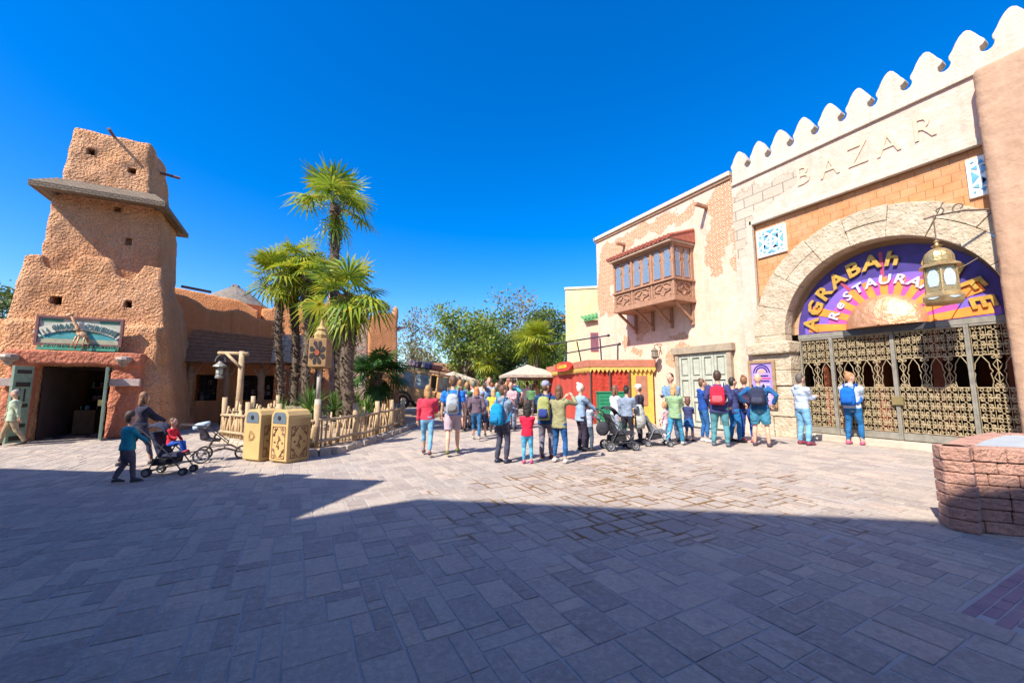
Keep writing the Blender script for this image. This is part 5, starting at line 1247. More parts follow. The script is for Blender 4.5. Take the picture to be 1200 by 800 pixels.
    for (p, e, wr) in armp:
        p, e, wr = p*s, e*s, wr*s
        if top == 'long': c.tube([p*.8+Vector((0, 0, sh*s*.2)), p, (p+e)/2, e, (e+wr)/2, wr-(wr-e)*.06], [(.036+g*.5)*s, .042*s, .037*s, .031*s, .030*s, .024*s], 10)
        elif top == 'short': c.tube([p*.8+Vector((0, 0, sh*s*.2)), p, p+(e-p)*.75], [.038*s, .041*s, .040*s], 10)
    if collar == 'hood': c.ell(V3(0, -.045, sh+.02), (.058*s, .036*s, .035*s), 10, 8); c.tube([V3(-.05, .0, sh+.02), V3(0, .045, sh-.01), V3(.05, 0, sh+.02)], .015*s, 6)
    if collar == 'coat': c.loft([ring(V3(0, 0, .44), .112*s*if_, .082*s), ring(V3(0, 0, .53), .10*s*if_, .075*s)])
    parts['top'] = organic(c, {'long': 'jacket' if collar else 'top', 'short': 'tee_shirt', 'none': 'vest'}[top], m_top, root, vox, 2, disp=.009*s, dscale=8/s)
    # bottoms
    c = MB()
    if bot != 'skirt':
        z1 = .56; c.loft([ring(V3(0, 0, crotch-.015), .060*s*if_, .052*s), ring(V3(0, 0, crotch+.02), .098*s*if_, .068*s), ring(V3(0, 0, tw(z1)), .093*s*if_, .066*s)])
        for (p, k_, an) in legp:
            p, k_, an = p*s, k_*s, an*s
            if bot == 'long': c.tube([p, (p+k_)/2, k_, (k_+an)/2+Vector((0, -.006*s, .02*s)), an+Vector((0, -.004*s, .008*s))], [.058*s*if_, .051*s*if_, .038*s, .038*s, .031*s], 10)
            elif bot == 'slim': c.tube([p, (p+k_)/2, k_, (k_+an)/2+Vector((0, -.008*s, .03*s)), an+Vector((0, 0, .02*s))], [.056*s*if_, .048*s*if_, .033*s, .034*s, .022*s], 10)
            else: c.tube([p, (p+k_)/2, k_+(p-k_)*.12], [.060*s*if_, .059*s*if_, .054*s], 10)
    else:
        c.loft([ring(V3(0, 0, .33), .125*s, .105*s), ring(V3(0, 0, .45), .108*s, .085*s), ring(V3(0, 0, .56), .088*s, .062*s)])
        for (p, k_, an) in legp: c.tube([p*s, k_*s, an*s+Vector((0, 0, .015*s))], [.05*s, .032*s, .022*s], 8)
    parts['bottom'] = organic(c, {'long': 'trousers', 'slim': 'jeans', 'short': 'shorts', 'skirt': 'skirt'}[bot], m_bot, root, vox, 2, disp=.007*s, dscale=9/s)
    # shoes
    for (p, k_, an) in legp:
        an = an*s; q = MB(); fz = an.z-.045*s
        if legs == 'sit': fz = an.z-.04*s
        tilt = min(.5, fz/(.12*s)*.6) if legs != 'sit' else -.5
        Rm = Matrix.Rotation(-tilt, 3, 'X'); o_ = Vector((an.x, an.y, fz+.002))
        pts = [(-.032, .022, .024, .020), (-.02, .027, .027, .026), (.02, .031, .028, .028), (.06, .024, .029, .022), (.095, .017, .025, .014), (.112, .012, .012, .008)]
        q.loft([[o_+Rm @ Vector((rx*s*cos(2*pi*j/10), y*s, max(.002, z*s+rz_*s*sin(2*pi*j/10)))) for j in range(10)] for y, z, rx, rz_ in pts])
        q.build('shoe', m_shoe, root, smooth=True)
    # hair
    if hair != 'bald':
        c = MB(); 
        if hair in ('cap',): c.ell(H3(0, -.22, -.1), (hr[0]*1.02, hr[1]*.84, hr[2]*.75), 14, 10, rot=HR)
        else: c.ell(H3(0, -.20, .16), (hr[0]*1.10, hr[1]*.98, hr[2]*.95), 14, 10, rot=HR)
        if hair == 'short': c.ell(H3(0, -.35, -.25), (hr[0]*.95, hr[1]*.72, hr[2]*.6), 12, 8, rot=HR)
        if hair in ('long', 'curly'):
            c.tube([H3(0, -.45, .2), H3(0, -.75, -.5), H3(0, -.85, -1.2), H3(0, -.75, -1.95)], [.042*s, .042*s, .036*s, .016*s], 10, sq=.6)
            for sx in (1, -1): c.tube([H3(sx*.75, -.2, .3), H3(sx*.95, -.15, -.4), H3(sx*.95, -.2, -1.3)], [.018*s, .02*s, .014*s], 8)
            if hair == 'curly':
                for k in range(34): a = rn.uniform(0, 2*pi); z_ = rn.uniform(-1.7, .9); c.ell(H3(.95*cos(a)*(1-.2*abs(z_)), -.35+.75*sin(a) if sin(a) < .3 else -.3, z_), (.016*s,)*3, 6, 5)
        if hair == 'pony': c.tube([H3(0, -.9, .55), H3(0, -1.35, .5), H3(0, -1.55, -.1), H3(0, -1.4, -1.0), H3(0, -1.3, -1.5)], [.014*s, .022*s, .025*s, .02*s, .008*s], 8)
        if hair == 'bun': c.ell(H3(0, -.75, 1.0), (.024*s, .024*s, .022*s), 8, 6); c.ell(H3(0, -.4, -.3), (hr[0]*.85, hr[1]*.6, hr[2]*.5), 10, 8)
        if hair == 'twobuns':
            for sx in (1, -1): c.ell(H3(sx*.85, -.1, .95), (.024*s,)*3, 8, 6)
            c.ell(H3(0, -.5, -.4), (hr[0]*.95, hr[1]*.65, hr[2]*.7), 10, 8)
        parts['hair'] = organic(c, 'hair', m_hair, root, max(.012, vox*.8), 1)
    return H3, s, hr, HR, armp
NP = [0]
def person(u, vf, vh, rel, label, top, bot, hair=BROWN, hs='short', arms='hang', legs='stand', tl='long', bl='long', shoe=(.03, .03, .035), fat=1.0, child=False, skin=None, cap=None, collar=None, hem=.50, turn=0, group=None, h=None, loc=None, z=0.0, absr=None):
    NP[0] += 1
    p = gp(u, vf) if loc is None else Vector(loc); d = p.x*sin(YAW)+p.y*cos(YAW)
    if h is None: h = min(1.93, at(u, vh, d).z)
    az = atan2(p.x, p.y); rz = -(az)+radians(-rel) if absr is None else radians(absr)
    e = empty('person', (p.x, p.y, z), rz, label, 'person', group)
    H3, s, hr, HR, armp = build_person(h, arms, legs, tl, bl, hs, skin, fat, child, .016 if h > 1.3 else .0135, (cloth(top), cloth(bot), hairmat(hair), mat('shoe_%d_%d_%d' % tuple(int(x*99) for x in shoe), shoe, None, 9, .6, .1)), e, seed=NP[0], headturn=radians(turn), collar=collar, hem=hem)
    if cap:
        q = MB(); c = H3(0, -.05, .42); q.ell(c, (hr[0]*1.13, hr[1]*1.1, hr[2]*.72), 14, 8, rot=HR)
        f = H3(0, .85, .42); g_ = H3(0, 1.75, .30); sx_ = HR @ Vector((hr[0]*.8, 0, 0)); q.add([f-sx_, f+sx_, g_+sx_*.7, g_-sx_*.7, f-sx_+Vector((0, 0, .008)), f+sx_+Vector((0, 0, .008)), g_+sx_*.7+Vector((0, 0, .008)), g_-sx_*.7+Vector((0, 0, .008))], [(0, 1, 2, 3), (7, 6, 5, 4), (0, 1, 5, 4), (1, 2, 6, 5), (2, 3, 7, 6), (3, 0, 4, 7)])
        q.build('cap', cloth(cap), e, smooth=True)
    e['h_'] = h; return e, p, rz, h
def backpack(pr, label, c1, c2, w_=.17, hh=.26, dp=.085, low=.0, kind='backpack', strap=None):
    e, p, rz, h = pr; s = h; z0 = (.52+low)*s; y0 = -.072*s
    M = Matrix.Translation((p.x, p.y, 0)) @ Matrix.Rotation(rz, 4, 'Z')
    o = empty(kind, M @ Vector((0, y0, z0)), rz, label, 'backpack' if kind == 'backpack' else 'bag')
    W = w_*s; Hh = hh*s; D = dp*s
    q = MB(); n = 14
    def rr(z, k, kd): return [(W/2*k*(abs(cos(a))**.6)*(1 if cos(a) > 0 else -1), -D*.5*1.0+(-D/2*kd*(abs(sin(a))**.7)*(1 if sin(a) > 0 else -1)), z) for a in [2*pi*j/n for j in range(n)]]
    q.loft([rr(0, .8, .7), rr(Hh*.06, 1, 1.0), rr(Hh*.45, 1.0, 1.12), rr(Hh*.8, .93, .95), rr(Hh*.95, .7, .7), rr(Hh, .35, .35)]); q.build('body', cloth(c1), o, smooth=True)
    q = MB(); q.loft([[(x*.74, y-D*.45, z) for x, y, z in rr(Hh*.08, .9, .5)], [(x*.74, y-D*.5, z) for x, y, z in rr(Hh*.25, 1, .6)], [(x*.74, y-D*.45, z) for x, y, z in rr(Hh*.47, .85, .4)]]); q.build('pocket', cloth(c2), o, smooth=True)
    q = MB(); q.tube([(0, -D*.3, Hh*.97), (0, -D*.4, Hh*1.08), (0, -D*.05, Hh*1.04)], .006*s, 5); q.build('grab_handle', cloth(c2), o)
    for sx in (1, -1):
        q = MB(); sh = (.80*s if h > 1.3 else .765*s)-z0
        q.tube([(sx*.055*s, 0, Hh*.85), (sx*.064*s, .03*s, sh+.03*s), (sx*.066*s, .075*s, sh+.036*s), (sx*.068*s, .125*s, sh-.02*s), (sx*.085*s, .135*s, sh-.12*s), (sx*.105*s, .07*s, .06*s), (sx*.08*s, 0, .03*s)], .009*s, 6, sq=1.7)
        q.build('strap', cloth(strap or c2), o)
    return o
NAVY, DENIM, LTDENIM, RED = (.025, .05, .16), (.03, .10, .24), (.16, .36, .55), (.55, .03, .05)
CH = (.055, .055, .065)
P = person
# --- left group
P(11, 523, 456, -80, 'walker in pale green jacket and tan trousers at the left edge', (.42, .50, .36), (.36, .28, .18), GREY, 'short', 'swing', 'walk', fat=1.05, collar='coat', shoe=(.02, .02, .02))
P(160, 547, 459, 72, 'woman with long light brown hair in dark jacket pushing a stroller', (.035, .035, .06), (.05, .06, .10), (.20, .10, .05), 'long', 'push', 'walk', collar='coat', turn=15, bl='slim')
P(145, 566, 481, 78, 'boy in teal sweatshirt walking beside the dark stroller', (.02, .26, .34), (.11, .09, .12), DKBR, 'short', 'hold', 'stroll', child=True, fat=1.15)
# --- centre
a = P(500, 534, 451, 4, 'blond woman in a red long-sleeved top and light jeans', (.60, .05, .09), LTDENIM, BLOND, 'long', 'hold', 'walk2', bl='slim', shoe=(.12, .03, .04), fat=.95)
bt = a = P(530, 533, 440, 4, 'man in blue tee and plaid shorts among the walkers', (.02, .17, .62), (.32, .2, .25), BROWN, 'short', 'hang', 'walk', tl='short', bl='short', shoe=(.12, .14, .03))
backpack(a, 'grey backpack on the man in blue tee', (.38, .42, .48), (.20, .20, .20), .16, .25)
P(558, 516, 453, 0, 'red-haired woman in red-hooded dark jacket and jeans', (.14, .10, .13), (.03, .12, .26), (.48, .17, .06), 'long', 'pockets', 'walk2', bl='slim', collar='hood', shoe=(.4, .35, .3))
a = P(589, 542, 451, 40, 'man in grey hoodie and dark trousers looking at his hands', (.20, .25, .33), (.06, .06, .09), BROWN, 'short', 'phone', 'stand', collar='hood', turn=-20, shoe=(.03, .04, .08))
backpack(a, 'bright blue backpack on the man in grey hoodie', (.01, .25, .50), (.01, .19, .40), .19, .27, .10, -.03)
P(618, 543, 472, 6, 'small girl in red jacket with long dark curls', (.66, .02, .06), (.10, .38, .60), BLACK, 'curly', 'phone', 'stand', bl='slim', child=True, shoe=(.65, .05, .2))
a = P(640, 537, 446, 12, 'man in grey cap and navy jacket with grey trousers', (.02, .07, .20), (.16, .15, .20), BROWN, 'cap', 'phone', 'stand', cap=(.32, .33, .45), collar='coat', turn=-25, shoe=(.1, .03, .05))
backpack(a, 'olive and navy backpack on the man in grey cap', (.30, .32, .12), (.03, .05, .22), .17, .3, .10, -.02)
P(656, 542, 451, 30, 'woman in khaki jacket and blue jeans taking a photo', (.27, .26, .14), (.02, .10, .28), BROWN, 'long', 'raise', 'wide', bl='slim', collar='coat', hem=.5, shoe=(.7, .68, .66))
P(603, 488, 442, 8, 'man in navy denim jacket walking away far down the street', (.025, .06, .15), (.04, .12, .33), DKBR, 'short', 'hang', 'walk', shoe=(.6, .6, .6))
P(618, 485, 447, -10, 'woman in a white jacket beyond the olive backpack', (.70, .66, .60), (.62, .58, .52), DKBR, 'short', 'hold', 'stand', collar='coat')
P(681, 528, 449, 65, 'white-haired woman in light blue denim jacket at a stroller', (.25, .36, .50), (.04, .03, .05), (.72, .68, .6), 'bun', 'push', 'stand', collar='coat', turn=-10)
P(690, 528, 466, 50, 'child in grey sweater and dark trousers by the white-haired woman', (.36, .40, .48), (.07, .10, .14), BROWN, 'short', 'push', 'stand', child=True)
P(722, 521, 451, 60, 'woman in white long-sleeved top behind the black stroller', (.62, .66, .74), (.30, .34, .42), (.16, .07, .04), 'long', 'phone', 'stand', turn=20)
P(736, 524, 452, 20, 'woman in grey-blue tee with dark bun and black trousers', (.22, .27, .36), (.03, .03, .045), BLACK, 'bun', 'hold', 'stand', bl='slim', tl='long')
P(751, 518, 450, -70, 'person in white cap and black jacket by the green cabinet', (.045, .04, .06), (.05, .05, .06), BROWN, 'cap', 'hold', 'stand', cap=(.72, .7, .68), collar='coat')
a = P(789, 517, 437, -150, 'tall dark-haired man in denim jacket facing the queue', (.16, .26, .38), (.1, .14, .22), DKBR, 'short', 'phone', 'stand', collar='coat')
P(792, 522, 450, 28, 'blond woman in sage green parka and jeans', (.24, .36, .20), (.05, .25, .42), (.46, .27, .12), 'long', 'phone', 'walk', collar='coat', hem=.47, shoe=(.6, .6, .6))
P(808, 517, 465, 25, 'small girl in dark blue dress and hair buns', (.04, .05, .14), (.03, .12, .34), (.14, .06, .04), 'twobuns', 'phone', 'stand', bl='skirt', tl='short', child=True, skin=SKIN2)
P(826, 518, 444, 70, 'woman in bright navy puffy jacket and jeans by the grey door', (.02, .07, .30), (.03, .12, .32), BROWN, 'bun', 'hold', 'stand', collar='hood', bl='slim', shoe=(.7, .68, .66))
a = P(845, 523, 434, 5, 'man in navy jacket and faded jeans before the grey door', (.045, .05, .15), (.09, .25, .29), DKBR, 'short', 'pockets', 'wide', collar='coat', fat=1.08, shoe=(.1, .12, .16))
backpack(a, 'red backpack with grey straps on the man in navy jacket', (.66, .02, .05), (.70, .10, .12), .18, .25, .09, .03, strap=(.5, .5, .52))
P(862, 518, 442, 60, 'dark-haired man in navy top right of the red backpack', (.04, .05, .14), (.02, .16, .42), BLACK, 'short', 'hold', 'stand', collar='coat')
a = P(876, 518, 440, 20, 'woman with bun and tan handbag beside the pier', (.06, .04, .08), (.03, .08, .34), (.22, .10, .05), 'bun', 'hold', 'stand', bl='slim', shoe=(.5, .08, .1))
e, p, rz, h = a; M = Matrix.Translation((p.x, p.y, 0)) @ Matrix.Rotation(rz, 4, 'Z')
hb = empty('handbag', M @ Vector((-.24, -.04, .86)), rz, 'tan handbag held on the arm of the woman with a bun', 'handbag')
q = MB(); q.loft([[(x, y*.6, 0) for x, y, _ in ring((0, 0, 0), .12, .08)], [(x, y*.7, .12) for x, y, _ in ring((0, 0, 0), .15, .1)], [(x, y*.5, .22) for x, y, _ in ring((0, 0, 0), .12, .07)]]); q.build('body', mat('tan_leather', (.5, .24, .1), (.4, .18, .07), 6, .5, .3), hb, smooth=True)
q = MB(); q.tube([(-.09, 0, .2), (-.06, 0, .4), (.06, 0, .42), (.09, 0, .2)], .01, 6); q.build('handle', mat('tan_leather', ()), hb)
a = P(893, 523, 437, 8, 'bald man in blue shirt and denim shorts with hands on hips', (.02, .10, .26), (.06, .24, .36), GREY, 'bald', 'hips', 'wide', bl='short', fat=1.15, shoe=(.08, .05, .07))
backpack(a, 'black backpack on the bald man in shorts', (.03, .035, .07), (.05, .055, .09), .19, .24, .10, .04)
P(943, 521, 438, 45, 'man in pale grey hoodie and light jeans looking at a phone', (.42, .50, .64), (.17, .38, .58), (.09, .07, .06), 'short', 'phone', 'stand', collar='hood', shoe=(.25, .04, .08))
a = P(1003, 521, 436, 20, 'woman in pale hoodie facing the gate with her hair up', (.48, .56, .68), (.02, .13, .32), (.36, .17, .07), 'bun', 'phone', 'stand', collar='hood', bl='slim', turn=-50, shoe=(.55, .1, .2))
backpack(a, 'royal blue rucksack on the woman facing the gate', (.01, .13, .50), (.01, .10, .42), .17, .25, .09, .02)
P(781, 519, 470, -60, 'toddler in pink standing by the second stroller', (.72, .45, .50), (.55, .55, .6), BLOND, 'short', 'hold', 'stand', child=True)
# mid-distance walkers with visible legs
P(565, 512, 458, 5, 'walker in blue cap, dark top and black shorts mid-crowd', (.10, .12, .22), (.03, .04, .09), BROWN, 'cap', 'hang', 'walk', bl='short', cap=(.25, .33, .5), tl='short')
P(578, 508, 455, 0, 'woman with long blond hair in a mustard yellow top', (.72, .50, .06), (.09, .08, .1), (.42, .28, .14), 'long', 'hang', 'walk2')
P(540, 506, 452, 10, 'walker in lilac shirt and white shorts ahead of the blue tee', (.42, .32, .48), (.6, .6, .6), BROWN, 'short', 'swing', 'walk', bl='short', tl='short')
P(548, 500, 450, 0, 'walker with black coat and dark hair ahead of the red hood', (.05, .05, .08), (.04, .05, .12), BLACK, 'long', 'hang', 'walk')
P(571, 494, 448, 0, 'child in orange top walking in the crowd gap', (.70, .24, .05), (.2, .2, .25), BROWN, 'short', 'swing', 'walk2', child=True, h=1.35)
P(629, 484, 446, -60, 'person in beige shirt before the red stall side', (.5, .42, .3), (.1, .1, .12), DKBR, 'short', 'hold', 'stand')

# --- far crowd: eight built figures, copied
protos = []
CP = [((.05, .05, .12), 'dark blue', (.04, .05, .1)), ((.50, .05, .06), 'red', (.05, .08, .2)), ((.62, .60, .58), 'white', (.1, .14, .3)), ((.30, .33, .38), 'grey', (.05, .05, .06)), ((.06, .30, .34), 'teal', (.2, .18, .14)), ((.35, .22, .40), 'violet', (.06, .06, .1)), ((.60, .45, .10), 'yellow', (.05, .09, .25)), ((.10, .22, .10), 'green', (.07, .07, .08)), ((.55, .35, .38), 'pink', (.2, .25, .35)), ((.2, .12, .07), 'brown', (.03, .04, .07)), ((.22, .36, .60), 'sky blue', (.3, .27, .22)), ((.03, .03, .035), 'black', (.16, .25, .4))]
HC = [(DKBR, 'dark brown'), (BLOND, 'blond'), (BLACK, 'black'), (GINGER, 'ginger'), (GREY, 'grey')]
FP = [('hang', 'walk', 'long', 'long', 'short'), ('swing', 'walk2', 'short', 'short', 'short'), ('hang', 'walk2', 'long', 'slim', 'long'), ('phone', 'stand', 'long', 'long', 'short'), ('straps', 'walk', 'long', 'slim', 'pony'), ('pockets', 'stand', 'long', 'long', 'short'), ('swing', 'walk', 'short', 'slim', 'long'), ('hips', 'stand', 'short', 'short', 'short')]
hn = {'short': 'short', 'long': 'long', 'pony': 'ponytailed'}
random.seed(17)
def place_far(root, u, d, rel, h):
    p = gd(u, d); root.location = (p.x, p.y, 0); root.rotation_euler = (0, 0, -atan2(p.x, p.y)-radians(rel)); root.scale = (h/1.72,)*3
def dress(root, ci, hi, fi):
    (tc, tn, bc), (hc, hnm) = CP[ci], HC[hi]
    for ch in root.children:
        if ch.name.startswith(('top', 'jacket', 'tee')): m = cloth(tc)
        elif ch.name.startswith(('trousers', 'jeans', 'shorts')): m = cloth(bc)
        elif ch.name.startswith('hair'): m = hairmat(hc)
        else: continue
        ch.data.materials[0] if len(ch.data.materials) else ch.data.materials.append(m)
        ch.material_slots[0].link = 'OBJECT'; ch.material_slots[0].material = m
FAR = []
spots = []
rn = random.Random(77)
for i in range(88):
    spots.append((rn.uniform(534, 602) if i % 7 else rn.uniform(598, 634), 14.0+20*rn.random()**1.3 if i % 7 else rn.uniform(20, 34)))
spots.sort(key=lambda t: t[1])
slots = ['just past the big walkers', 'in the near rows', 'in the middle rows', 'in the farther rows', 'in the farthest rows']
combos = [(c, hh) for c in range(12) for hh in range(5)]; rn.shuffle(combos)
def far_crowd_setup():
    global FAR
    for i, f in enumerate(FP):
        r = empty('person', (0, 0, 0)); r.empty_display_size = .1
        build_person(1.72, f[0], f[1], f[2], f[3], f[4], None, 1.0, False, .03, (cloth(CP[0][0]), cloth(CP[0][2]), hairmat(DKBR), mat('shoe_3_3_3', (.03, .03, .035), None, 9, .6, .1)), r, seed=500+i)
        FAR.append(r)
def far_crowd_place():
    n8 = len(FAR); srcs = list(FAR)
    for i, (u, d) in enumerate(spots):
        f = i % n8; ci, hi = combos[i % 60]; bk = 'front' if i < 60 else 'rear'
        if i < n8: root = srcs[f]
        else:
            s0 = srcs[f]; root = s0.copy(); COL.objects.link(root)
            for ch in list(s0.children):
                c = ch.copy(); COL.objects.link(c); c.parent = root
        dress(root, ci, hi, f); place_far(root, u, d, rn.choice((0, 5, -8, 12, 175, -20, 30)), rn.uniform(1.58, 1.86))
        side = 'left side' if u < 555 else 'middle' if u < 590 else 'right side'
        tag(root, 'person with %s %s hair in %s top, %s %s of far crowd' % (hn[FP[f][4]], HC[hi][1], CP[ci][1], bk, side.replace(' side', '')), 'person', 'people in the far crowd')
far_crowd_setup()

# ================================================================== STROLLERS
def wheel(e, p, r, w_=.035, name='wheel', off=0):
    tyre = MB(); n = 20; k = 6
    tyre.loft([[((r-w_*.5+w_*.5*cos(b))*cos(a), w_*.5*sin(b), (r-w_*.5+w_*.5*cos(b))*sin(a)) for b in [2*pi*j/k for j in range(k)]] for a in [2*pi*i/n for i in range(n+1)]], cap=False)
    o = tyre.build(name, mat('tyre_rubber', (.03, .03, .032), None, 8, .8, .1), e, smooth=True, loc=p)
    q = MB(); 
    q.loft([[((r-w_*1.0+.008*cos(b))*cos(a), .012*sin(b), (r-w_+.008*cos(b))*sin(a)) for b in [2*pi*j/5 for j in range(5)]] for a in [2*pi*i/n for i in range(n+1)]], cap=False)
    q.tube([(0, -w_*.5, 0), (0, w_*.5, 0)], .022, 8)
    for i in range(6): a = i*pi/3; q.bar((0, 0, 0), ((r-w_)*cos(a), 0, (r-w_)*sin(a)), .012)
    q2 = q.build('rim', mat('rim_grey', (.45, .46, .48), (.35, .35, .37), 6, .35, 0, metal=.5), o)
    return o
def stroller(pt, head, label, fabric, style='two', s=.9, canopy=True, wr=.10, frame=(.08, .08, .09), three=False, twin=True, seat=True):
    e = empty('stroller', (pt.x, pt.y, 0), head, label, 'stroller'); e.scale = (s, s, s); fm = mat('stroller_frame_%d' % int(frame[0]*99), frame, None, 6, .4, .05, metal=.4); W = .24
    B = .74 if three else .62
    for sy in (1, -1):
        wheel(e, (0, sy*W, wr), wr)
        if not three: wheel(e, (B, sy*W*.85, wr*.9), wr*.9)
        if twin and not three: wheel(e, (B, sy*W*.85-.05*sy, wr*.9), wr*.9); wheel(e, (0, sy*W-.05*sy, wr), wr)
    if three: wheel(e, (B, 0, wr), wr)
    q = MB()
    for sy in (1, -1):
        y = sy*W*.86
        if three:
            q.tube([(0, y, wr), (.12, y*.9, .36), (.22, y*.8, .62), (.02, y*.8, .80), (-.42, y*.8, .84)], .014, 7)
            q.tube([(.0, y, wr+.02), (.4, y*.5, .27), (B, .03*sy, wr)], .013, 7); q.tube([(.22, y*.8, .62), (.45, y*.7, .40), (.36, y*.7, .26)], .012, 7); q.tube([(.1, y, .34), (.5, y*.4, .34), (B-.05, .03*sy, .22)], .012, 7)
        else:
            q.tube([(B, y, wr), (.30, y, .48), (-.22, y, .96), (-.34, y, 1.0)], .013, 7); q.tube([(0, y, wr), (.18, y, .45), (.25, y, .62)], .013, 7); q.tube([(0, y, wr+.03), (B-.05, y, .22)], .011, 7); q.tube([(.52, y, .30), (.62, y, .42)], .012, 6)
    hx, hz = (-.42, .84) if three else (-.34, 1.0)
    q.tube([(hx, -W*.86, hz), (hx, W*.86, hz)], .018, 8); q.tube([(0, -W, wr), (0, W, wr)], .01, 6)
    if not three: q.tube([(B, -W*.8, wr), (B, W*.8, wr)], .009, 6); q.tube([(.62, -W*.7, .42), (.62, W*.7, .42)], .012, 6)
    q.build('frame', fm, e)
    fb = cloth(fabric)
    if seat:
        q = MB(); w2 = W*.78
        prof = [(.56, .36), (.50, .47), (.22, .42), (.02, .86), (-.05, .86), (.14, .36), (.48, .36)] if not three else [(.5, .42), (.24, .44), (.05, .78), (.0, .76), (.18, .38)]
        q.prism(prof, lambda a, b, d: (a, d, b), -w2, w2); q.build('seat', fb, e, bevel=.02)
        q = MB(); q.prism([(.05, .2), (.4, .22), (.42, .34), (.05, .34)], lambda a, b, d: (a, d, b), -w2, w2); q.build('basket', cloth((.03, .03, .035)), e, bevel=.015)
    if canopy:
        q = MB(); n = 8; rings_ = []
        for i in range(n+1):
            a = radians(10+i*13); rings_.append([(.02+.25*cos(a)*1.0, -W*.8+2*W*.8*j/8, .80+.24*sin(a)-.06*abs(j/4-1)**2) for j in range(9)])
        q.loft(rings_, cap=False, closed=False); o = q.build('canopy', fb, e, smooth=True, recalc=False); sm = o.modifiers.new('s', 'SOLIDIFY'); sm.thickness = .012
    return e
g1 = gp(172, 556); s1 = stroller(gp(180, 556), radians(-18), 'dark umbrella-fold stroller carrying a toddler in red and blue', (.04, .045, .08), wr=.085, canopy=True, s=.85)
c0 = gp(180, 556)
sd_ = Vector((cos(radians(-18)), sin(radians(-18)), 0))
P(0, 0, 0, 0, 'toddler in red top and blue trousers seated in the stroller', (.62, .03, .05), (.03, .10, .45), BROWN, 'short', 'child_sit', 'sit', child=True, h=.84, loc=(c0.x+sd_.x*.22, c0.y+sd_.y*.22, 0), z=.12, absr=-18-90, shoe=(.5, .03, .04))
g2_ = gp(237, 541); s2 = stroller(Vector((g2_.x, g2_.y, 0)), radians(2), 'empty three-wheeled stroller with pale blue hood by the bins', (.30, .40, .52), three=True, wr=.16, canopy=False, frame=(.13, .10, .09), seat=False)
q = MB(); q.loft([ring((-.10, 0, .72), .12, .14), ring((-.08, 0, .80), .15, .15), ring((-.02, 0, .86), .12, .11), ring((.05, 0, .89), .03, .03)]); q.build('folded_hood', cloth((.42, .52, .62)), s2, smooth=True)
q = MB(); q.prism([(-.05, .5), (.08, .46), (.3, .44), (.3, .48), (.1, .52), (-.02, .76), (-.1, .76)], lambda a, b, d: (a, d, b), -.16, .16); q.build('seat', cloth((.07, .06, .07)), s2, bevel=.01)
pA = gp(712, 527); stroller(pA, -YAW+radians(6), 'black stroller with big wheels pushed by the white-haired woman', (.04, .04, .05), wr=.115, canopy=True, s=1)
e_ = empty('shopping_bag', (pA.x-.22, pA.y-.1, .36), -YAW, 'black bag hanging from the handle of the black stroller', 'bag'); q = MB(); q.ell((0, 0, .16), (.16, .1, .17), 12, 8); q.build('body', cloth((.035, .035, .045)), e_, smooth=True); q = MB(); q.tube([(-.08, 0, .3), (0, 0, .55), (.08, 0, .3)], .01, 5); q.build('handle', cloth((.03, .03, .03)), e_)
pB = gp(757, 522); stroller(pB, -YAW+radians(-4), 'grey fabric stroller under the parka woman with small wheels', (.12, .13, .15), wr=.09, canopy=False, frame=(.3, .3, .32))
e_ = empty('draped_coat', (pB.x-.25, pB.y-.05, .45), -YAW, 'pale grey coat draped over the handle of the grey stroller', 'coat'); q = MB(); q.loft([ring((0, 0, 0), .13, .08), ring((.03, 0, .2), .15, .1), ring((.02, 0, .45), .11, .09), ring((0, 0, .6), .05, .1)]); q.build('cloth_fold', cloth((.42, .43, .40)), e_, smooth=True)

# ================================================================== JEEP WRECK
JP = gd(500, 21.3); m_rust = mat('rusty_ochre', (.62, .38, .14), (.36, .18, .08), 2.2, .8, .6, 10, .03, detail=8)
JE = empty('crashed_jeep', JP+Vector((0, 0, .22)), -YAW+radians(-14), 'rusty ochre safari jeep with a loaded roof rack tilted on the mound', 'jeep'); JE.rotation_euler[1] = radians(9)
m_jd = mat('jeep_dark', (.04, .035, .03)); m_jg = mat('jeep_glass', (.12, .17, .18), (.3, .36, .36), 3, .15, 0)
q = MB(); q.bx(-1.5, .7, -.8, .8, .5, 1.15); q.prism([(.7, .5), (1.9, .5), (1.9, 1.0), (.75, 1.15)], XZ(0), -.72, .72); q.bx(-1.45, .75, -.78, .78, 1.92, 2.02)
for x, y in ((-1.42, .76), (-.55, .76), (.35, .76), (-1.42, -.76), (-.55, -.76), (.35, -.76), (.72, .72), (.72, -.72)): q.bar((x, y, 1.1), (x-.06, y*.97, 1.95), .09)
q.build('body', m_rust, JE, bevel=.04)
for (x0, x1) in ((-1.36, -.6), (-.5, .3)):
    for y in (-.74, .74): q = MB(); q.bx(x0, x1, y-.01, y+.01, 1.17, 1.9); q.build('window', m_jg, JE)
q = MB(); q.add([(.74, -.68, 1.16), (.74, .68, 1.16), (.66, .66, 1.9), (.66, -.66, 1.9)], [(0, 1, 2, 3)]); q.build('windscreen', m_jg, JE)
for y in (-.815,): 
    for x0, x1 in ((-1.38, -.58), (-.52, .36)): q = MB(); q.bx(x0, x1, y, y+.02, .58, 1.1); q.build('door', m_rust, JE, bevel=.01)
for x in (-1.0, 1.25):
    for y in (-.74, .74):
        w_ = wheel(JE, (x, y, .38), .38, .2)
q = MB()
for x in (-1.0, 1.25):
    for y in (-.86, .86): q.tube([(x+.5*cos(a), y, .38+.5*sin(a)) for a in [pi*i/8 for i in range(9)]], .05, 6)
q.build('fender', m_jd, JE)
q = MB()
for y in (-.7, 0, .7): q.tube([(-1.4, y, 2.2), (.7, y, 2.2)], .025, 6)
